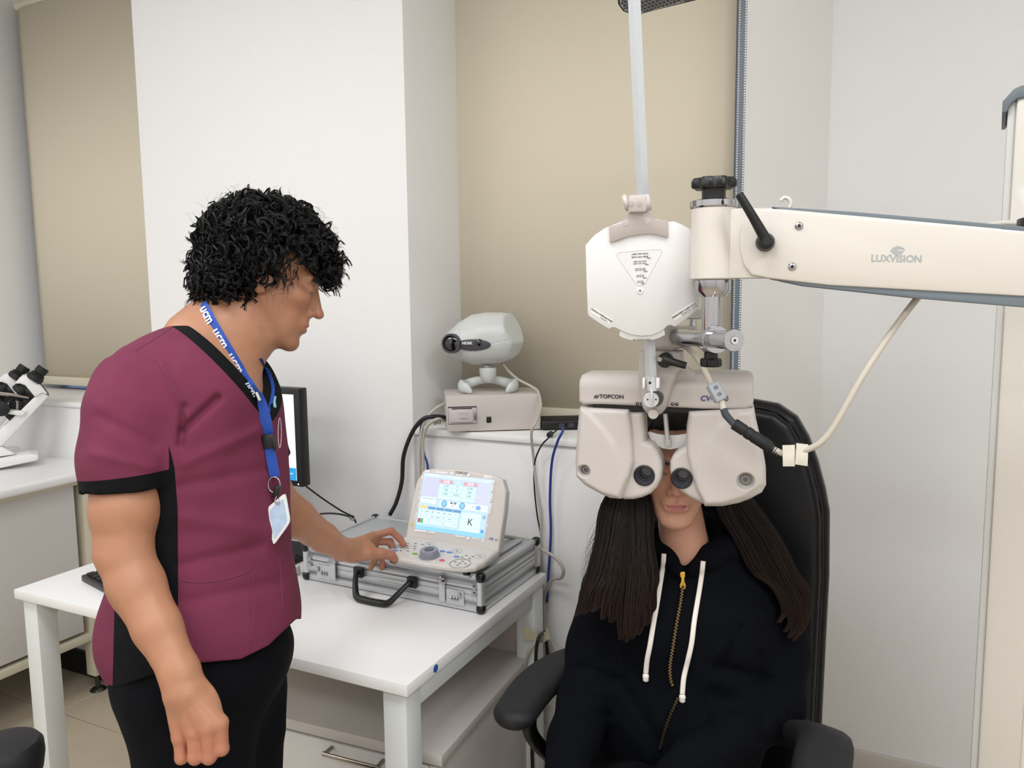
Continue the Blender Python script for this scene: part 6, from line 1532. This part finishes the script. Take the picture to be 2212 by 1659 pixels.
def badge_poly(sc_, y0, y1, name, m, parent, pts=None):
    ce = sum(bq)/4; P = []
    for i in range(4):
        a, b_, c_ = bq[i-1], bq[i], bq[(i+1) % 4]
        for t, k_ in ((.17, 0), (.09, .025), (.035, .07)):
            P.append(ce+(b_+(a-b_)*t+(c_-b_)*k_*.5-ce)*sc_)
        for t, k_ in ((.035, .07), (.09, .025), (.17, 0)): P.append(ce+(b_+(c_-b_)*t+(a-b_)*k_*.5-ce)*sc_)
    n = len(P); v = [p+by*y0 for p in P]+[p+by*y1 for p in P]
    f = [tuple(range(n)), tuple(range(2*n-1, n-1, -1))]+[(i, n+i, n+(i+1) % n, (i+1) % n) for i in range(n)]
    return mesh(name, v, f, m, parent, False)
badge_poly(1.0, 0, .004, 'badge_holder', mat('clear_plastic', 'E4E6E6', .15, coat=1), bdg)
badge_poly(.93, -.0008, 0, 'holder_rim', mat('clear_plastic', 'E4E6E6', .15, coat=1), bdg)
badge_poly(.78, -.0014, -.0006, 'badge_card', mat('badge_print', 'B9D0EA', .12, coat=1, var=.25, vscale=60), bdg)
box('badge_slot', (-.004, -.002, -.002), (.004, .0, .0015), mat('slot_grey', '9A9C9C', .4), bdg, T=Ax(V(600, 1086, dB-.001), R, F, U))
tube('badge_wire', [V(597, 1072, dB), V(594, 1082, dB-.002), V(601, 1087, dB-.002), V(603, 1076, dB)], .0009, m_chr2, bdg, n=6, sub=6)
# pen and stitched crest at the chest pocket
# ---------------------------------------------------------------- the seated woman
WH = Head(c(1456, 999, 1.545), (-.15, -.20, -.965), (-.05, 1, -.20), .955, True)
def w_torso(P):
    g = el(P, c(1492, 1345, 1.62), (.172, .175, .105))
    g = smin(g, rc(P, c(1345, 1262, 1.63), c(1645, 1265, 1.65), .058, .058), .05)
    g = smin(g, el(P, c(1470, 1545, 1.60), (.170, .20, .115)), .06)
    for x in (1435, 1545): g = smin(g, el(P, c(x, 1365, 1.545), (.062, .062, .052)), .05)
    return g
wR = [(c(1322, 1285, 1.625), .060), (c(1290, 1400, 1.60), .056), (c(1266, 1510, 1.565), .055), (c(1240, 1600, 1.48), .046), (c(1225, 1660, 1.43), .040), (c(1270, 1735, 1.36), .036)]
wL = [(c(1662, 1290, 1.645), .062), (c(1682, 1410, 1.62), .058), (c(1672, 1520, 1.57), .058), (c(1590, 1590, 1.48), .050), (c(1500, 1650, 1.40), .043), (c(1410, 1715, 1.34), .038)]
def wrap_neck(P):
    g = rc(P, WH.w(0, -.02, -.03), c(1492, 1235, 1.615), .041, .047)
    return smin(g, rc(P, WH.w(0, .02, -.085), c(1485, 1240, 1.60), .034, .050), .02)
def hands_w(P):
    g = None
    for base, tipx in ((c(1285, 1745, 1.345), 1), (c(1400, 1728, 1.325), -1)):
        for k in range(4):
            a = base+np.array([.008*k*tipx, -.010*k, .006*k]); b_ = a+np.array([.045*tipx, -.018, -.004]); e = b_+np.array([.022*tipx, -.030, .010])
            d = chain(P, [(a, .013), (b_, .0085), (e, .0072)], .004); g = d if g is None else smin(g, d, .003)
        g = smin(g, rc(P, base, base+np.array([.030*tipx, .012, -.012]), .013, .009), .006)
    return g
def w_body(P):
    g = smin(WH.sdf(P), wrap_neck(P), .014); g = smin(g, w_torso(P)+.02, .03)
    g = smin(g, chain(P, [(a, r_-.016) for a, r_ in wR], .02), .015); g = smin(g, chain(P, [(a, r_-.016) for a, r_ in wL], .02), .015)
    return smin(g, hands_w(P), .01)
SKF = np.array(lin('C8967F')); LIPF = lin('B06A68')
def w_col(P):
    cols = np.tile(SKF, (len(P), 1)); cols = cols*(1+.05*vnoise(P, 30)[:, None]); x, y = px_of(P)
    cols = WH.colour(P, SKF, LIPF, lin('2A1C18'), cols)
    for bx_, by_, w_ in ((1442, 1116, 2.4), (1476, 1104, 2.2), (1461, 1122, 2.6), (1448, 1090, 1.5)):
        cols = mixc(cols, lin('A8625A'), .6*np.exp(-((x-bx_)**2+(y-by_)**2)/w_**2)*(P[:, 2] < 1.50))
    return cols
wo = thing('person', 'seated woman with long dark hair in a navy zip hoodie, her eyes behind the phoropter', 'person', V(1450, 1650, 1.6)*np.array([1, 1, 0]))
csdf('body', w_body, (.06, -1.10, 1.22), (.62, .02, 1.80), .0036, m_skin_f, wo, w_col)
# hoodie
_WA, _WB = c(1500, 1130, 1.70), c(1477, 1247, 1.50); _wn = c(1492, 1140, 1.58)
def _wpl(Q):
    n = nrm(np.cross(_WB-_WA, Q-_WA)); return n if n@(_wn-_WA) > 0 else -n
_w1, _w2 = _wpl(c(1432, 1182, 1.56)), _wpl(c(1560, 1180, 1.58))
def w_open(P): return smax(-(P-_WA)@_w1, -(P-_WA)@_w2, .010)
def w_folds(P):
    x, y = px_of(P); f = .004*vnoise(P, 8)+.002*vnoise(P, 20)
    for (x0, y0, x1, y1, w_, a_) in ((1600, 1360, 1560, 1440, 12, .008), (1640, 1340, 1540, 1420, 12, -.004), (1560, 1440, 1700, 1480, 12, .006), (1550, 1470, 1660, 1520, 13, -.005), (1540, 1500, 1640, 1560, 13, .006), (1250, 1440, 1340, 1470, 10, .006), (1235, 1490, 1330, 1500, 10, -.004), (1230, 1540, 1310, 1545, 12, .005), (1360, 1500, 1420, 1600, 14, .006), (1340, 1560, 1400, 1640, 14, -.004), (1480, 1440, 1530, 1560, 14, .005), (1620, 1230, 1690, 1300, 12, .004), (1640, 1420, 1650, 1600, 15, .005)):
        dx, dy = x1-x0, y1-y0; L2 = dx*dx+dy*dy; t = np.clip(((x-x0)*dx+(y-y0)*dy)/L2, 0, 1)
        f = f+a_*np.exp(-((np.hypot(x-x0-t*dx, y-y0-t*dy))/w_)**2)*(P[:, 2] < 1.66)
    return f
def w_hood(P):
    g = chain(P, [(c(1462, 1232, 1.530), .012), (c(1440, 1200, 1.555), .021), (c(1418, 1175, 1.60), .030), (c(1425, 1165, 1.66), .036)], .01)
    g = smin(g, chain(P, [(c(1494, 1232, 1.530), .012), (c(1530, 1205, 1.545), .023), (c(1575, 1180, 1.585), .034), (c(1585, 1165, 1.66), .040)], .01), .008)
    return smin(g, chain(P, [(c(1425, 1165, 1.66), .036), (c(1500, 1150, 1.71), .045), (c(1585, 1165, 1.66), .040)], .02), .01)
def w_hoodie(P):
    g = w_torso(P)-.010
    g = smin(g, chain(P, wR[:-1], .02), .025); g = smin(g, chain(P, wL[:-1], .02), .025)
    for cf_, d_ in ((wR, .004), (wL, .004)):     # ribbed cuffs
        g = smin(g, rc(P, cf_[-2][0], cf_[-2][0]+(cf_[-1][0]-cf_[-2][0])*.45, .044, .036), .006)
    g = g+w_folds(P)
    g = smax(g, -w_open(P), .004)
    g = smin(g, w_hood(P), .008)
    return g
m_hoodie = mat('navy_fleece', '07090F', .9, bump=.3, bscale=500, spec=.1, bdist=.0007)
csdf('hoodie', w_hoodie, (.06, -1.06, 1.20), (.66, -.20, 1.86), .0045, m_hoodie, wo)
wm = lambda P: np.minimum(w_hoodie(P), w_body(P))
# zip, pull and drawstrings lying on the front
def front(x, y, fn=w_hoodie, lo=1.30, hi=1.75): return march(fn, x, y, lo, hi) or 1.5
def lay(pts, off, sub=10, sm=4, fn=w_hoodie):
    P = smooth_path(np.array(pts, float), sub); L_ = np.array([c(x, y, front(x, y, fn)-off) for x, y in P])
    for _ in range(sm): L_[1:-1] = (L_[:-2]+2*L_[1:-1]+L_[2:])/4
    return L_
m_zip = mat('zip_brass', 'A0875E', .3, metal=.9); m_tapez = mat('zip_tape', '05070E', .9, spec=.1)
for kk_, zp in enumerate(([(1475, 1262), (1470, 1300), (1461, 1350), (1453, 1400), (1447, 1440), (1449, 1470), (1455, 1484)], [(1464, 1508), (1452, 1535), (1440, 1565), (1431, 1595), (1424, 1622)])):
    L_ = lay(zp, .0022, 14); cum = np.r_[0, np.cumsum(np.linalg.norm(np.diff(L_, axis=0), axis=1))]
    v, f = tube_vf(L_+[0, 0, .0008], .0052, 6, .3); mesh('zip_tape', cam2w(v), [t[::-1] for t in f], m_tapez, wo)
    bm = bmesh.new(); n_ = int(cum[-1]/.0030); vv, ff = [], []
    for i in range(n_):
        p = np.array([np.interp(i*.0030, cum, L_[:, a]) for a in range(3)]); sd = .0011*(1 if i % 2 else -1)
        b0 = len(vv)
        for dx, dy, dz in ((-1, -1, -1), (1, -1, -1), (1, 1, -1), (-1, 1, -1), (-1, -1, 1), (1, -1, 1), (1, 1, 1), (-1, 1, 1)):
            vv.append(p+np.array([sd+dx*.0020, dy*.00095, dz*.0009-.0006]))
        ff += [(b0, b0+1, b0+2, b0+3), (b0+4, b0+7, b0+6, b0+5), (b0, b0+4, b0+5, b0+1), (b0+1, b0+5, b0+6, b0+2), (b0+2, b0+6, b0+7, b0+3), (b0+3, b0+7, b0+4, b0)]
    bm.free(); mesh('zip_teeth', cam2w(np.array(vv)), ff, m_zip, wo, False, kind='stuff')
m_gold = mat('gold_pull', 'D2A94E', .25, metal=1)
dz = front(1474, 1255)-.006
Tz = Ax(V(1474, 1236, dz), R, F, U); k_ = dz/FPX
zpl = box('zip_slider', (-.0050, -.002, -.010), (.0050, .002, .001), m_gold, wo, bev=.001, T=Tz)
pp = [(-.0026, -.004), (.0026, -.004), (.0030, -.016), (.0058, -.024), (.0052, -.030), (.0024, -.0335), (-.0024, -.0335), (-.0052, -.030), (-.0058, -.024), (-.0030, -.016)]
prism('zip_pull', pp, -.0042, -.0026, m_gold, wo, bev=.0004, T=Tz); cyl('pull_hole', Tz.p(0, -.0046, -.0275), Tz.p(0, -.0040, -.0275), .0026, m_blk, wo, n=14)
m_cord = mat('cord_white', 'ECE4DC', .8, bump=.4, bscale=900, bdist=.0005)
for pts in ([(1434, 1196), (1432, 1225), (1426, 1262), (1420, 1300), (1412, 1345), (1404, 1395), (1398, 1425), (1395, 1455)], [(1519, 1212), (1516, 1240), (1510, 1280), (1500, 1340), (1494, 1390), (1485, 1430), (1477, 1465), (1474, 1500)]):
    L_ = lay(pts, .0030); v, f = tube_vf(L_, .0052, 8, .38, up=None)
    # keep the flat side to the front
    t = np.gradient(L_, axis=0); t /= np.linalg.norm(t, axis=1)[:, None]; wv = np.cross(t, np.array([0, 0, -1.])); wv /= np.linalg.norm(wv, axis=1)[:, None]; nv = np.cross(t, wv)
    a = 2*PI*np.arange(8)/8; v = np.vstack([L_[i]+.0050*np.cos(a)[:, None]*wv[i]+.0020*np.sin(a)[:, None]*nv[i] for i in range(len(L_))])
    ds = mesh('drawstring', cam2w(v), f, m_cord, wo)
    e = L_[-1]; kn = lathe_vf([(.001, -.001), (.0058, .002), (.0064, .006), (.0052, .010), (.006, .013), (.003, .016)], cam2w([e])[0], np.array([0, 0, -1.]), 12)
    mesh('cord_knot', *kn, m_cord, ds)
# trousers
def w_tr(P):
    g = el(P, c(1455, 1690, 1.60), (.175, .11, .13)); 
    g = smin(g, rc(P, c(1400, 1720, 1.56), c(1240, 1850, 1.16), .080, .062), .04); g = smin(g, rc(P, c(1530, 1720, 1.57), c(1490, 1880, 1.13), .080, .062), .04)
    g = smin(g, rc(P, c(1240, 1850, 1.16), c(1300, 2450, 1.25), .060, .045), .02); return smin(g, rc(P, c(1490, 1880, 1.13), c(1480, 2500, 1.22), .060, .045), .02)
csdf('trousers', lambda P: np.maximum(w_tr(P), world_cut(P, .05)), (-.02, -1.40, 1.02), (.62, -.62, 1.76), .009, m_trs, wo)
for x in (1300, 1480):
    b_ = V(x, 2480, 1.23); b_[2] = 0; Tsn = Fr(b_, math.radians(195)); sdf('shoe', shoe, (-.07, -.17, -.01), (.07, .14, .12), .008, m_blkm, wo, Tsn)
# long hair: scalp and falling locks
m_hw = mat('hair_brown', '1C120E', .42, spec=.3, vcol=True)
HB_ = np.array(lin('0D0908')); HT_ = np.array(lin('3C261C'))
lockL = [(WH.w(-.045, -.02, .07) if WH.r[0] > 0 else WH.w(.045, -.02, .07), .05), (c(1385, 1000, 1.56), .034), (c(1362, 1110, 1.545), .034), (c(1345, 1200, 1.53), .034), (c(1328, 1270, 1.520), .026), (c(1322, 1310, 1.515), .012)]
lockR = [(WH.w(.045, -.02, .07) if WH.r[0] > 0 else WH.w(-.045, -.02, .07), .05), (c(1555, 1010, 1.575), .034), (c(1588, 1110, 1.595), .036), (c(1645, 1190, 1.585), .028), (c(1690, 1270, 1.575), .018), (c(1712, 1350, 1.570), .008)]
def w_hair(P):
    q = (P-WH.o)@WH.m/WH.s
    g = el(q, (0, -.022, .045), (.088, .105, .090)); g = np.maximum(g, -np.maximum(.040-q[:, 1], q[:, 2]-.085))
    g = np.maximum(g, -np.maximum(.012-q[:, 1], q[:, 2]-.045))
    h_ = smin(chain(P, lockL, .02), chain(P, lockR, .02), .01)
    h_ = smin(h_, el(q, (0, -.06, -.04), (.095, .05, .11)), .02)
    h_ = np.maximum(h_, -(WH.sdf(P)-.001)); 
    g = smin(g, h_, .02)
    face = np.maximum(np.maximum(-q[:, 1]-.0+.005, np.abs(q[:, 0])-.060), q[:, 2]-.07)
    return np.maximum(g, -face)+.0015*vnoise(P*np.array([1, .1, 1]), 150)
csdf('hair', w_hair, (.12, -.56, 1.36), (.66, .14, 1.74), .0042, mat('hair_dark', '0B0706', .5, spec=.25), wo)
rw = random.Random(7); cv, cf, cc2, off = [], [], [], 0
def strand(pts, th, c0, c1):
    global off
    P = smooth_path(pts, 5); n = len(P); v, f = tube_vf(P, np.linspace(th, th*.4, n), 3); cv.append(v); cf.append(np.array([t[::-1] for t in f if len(t) == 4])+off); off += len(v)
    k = np.repeat(np.linspace(0, 1, n), 3)[:, None]; cc2.append(c0*(1-k)+c1*k)
def g2(s): return max(-2, min(2, rw.gauss(0, 1)))*s
def lock(path, ends, n, w0, w1, seed):
    """a tapering lock: strands follow one path, spread w0 at the middle and w1 at the tip"""
    r_ = random.Random(seed)
    for _ in range(n):
        u = r_.uniform(-1, 1); dd = r_.uniform(-.016, .014); cutt = r_.choice([1, 1, r_.uniform(.82, 1)]); tt_ = r_.uniform(.1, 1)
        pts = []
        m_ = len(path)
        for k, (x, y, d) in enumerate(path):
            f_ = k/(m_-1); w_ = np.interp(f_, [0, .25, .6, 1], [w0*.6, w0, w0, w1]); pts.append(c(x+u*w_, y, d+dd*np.interp(f_, [0, 1], [1, .35])))
        P = smooth_path(pts, 5)[:max(6, int(len(pts)*5*cutt))]
        global off
        v, f = tube_vf(P, np.linspace(1, .35, len(P))*r_.uniform(.0006, .0013), 3); cv.append(v); cf.append(np.array([t[::-1] for t in f if len(t) == 4])+off); off += len(v)
        kk = np.repeat(np.linspace(0, 1, len(P)), 3)[:, None]**1.3; cc2.append(HB_*(1-kk*tt_)+HT_*kk*tt_)
for k, (x1, x2, ex, ey, wd) in enumerate(((1318, 1300, 1262, 1328, 9), (1300, 1280, 1248, 1332, 6), (1330, 1315, 1285, 1322, 10), (1345, 1338, 1318, 1345, 10), (1358, 1352, 1338, 1382, 9), (1372, 1370, 1350, 1388, 7), (1385, 1388, 1375, 1372, 8), (1388, 1398, 1392, 1352, 8), (1396, 1408, 1404, 1325, 7), (1340, 1330, 1300, 1338, 8), (1365, 1362, 1345, 1372, 9), (1380, 1380, 1362, 1380, 7))):
    lock([(1402, 900, 1.52), (1368, 1000, 1.53), (x1+(14 if x1 < 1350 else -2), 1090, 1.508), (x1, 1170, 1.492), (x2, 1245, 1.482), ((x2+ex)/2, ey-50, 1.478), (ex+6, ey-14, 1.476), (ex-(6 if ex < 1290 else -2), ey, 1.476)], None, 150, 17, wd*.55, k)
for k, (x1, x2, ex, ey) in enumerate(((1588, 1650, 1712, 1378), (1602, 1668, 1722, 1384), (1615, 1684, 1733, 1372), (1576, 1636, 1704, 1366), (1628, 1696, 1740, 1350), (1560, 1618, 1690, 1345))):
    lock([(1520, 900, 1.53), (1556, 1000, 1.55), (x1, 1095, 1.553), (x2-20, 1165, 1.553), (x2+16, 1235, 1.550), ((x2+ex)/2+22, ey-75, 1.547), (ex+5, ey-28, 1.547), (ex-8, ey, 1.547)], None, 150, 13, 5, 40+k)
for k in range(7):     # shadowed hair beside the neck
    lock([(1510, 930, 1.56), (1545, 1010, 1.59), (1560+k*9, 1090, 1.60), (1570+k*12, 1150, 1.60), (1590+k*14, 1210, 1.595)], None, 60, 14, 9, 60+k)
for i in range(120):   # stray hairs
    x0 = rw.uniform(1290, 1330); y0 = rw.uniform(1100, 1180); strand([c(x0+10, y0, 1.52), c(x0-rw.uniform(5, 35), y0+60, 1.51), c(x0-rw.uniform(5, 50), y0+rw.uniform(90, 190), 1.50)], .00025, HB_, HB_)
sv = np.vstack(cv); mesh('hair_strands', cam2w(sv), np.vstack(cf), m_hw, wo, kind='stuff', cols=np.vstack(cc2))
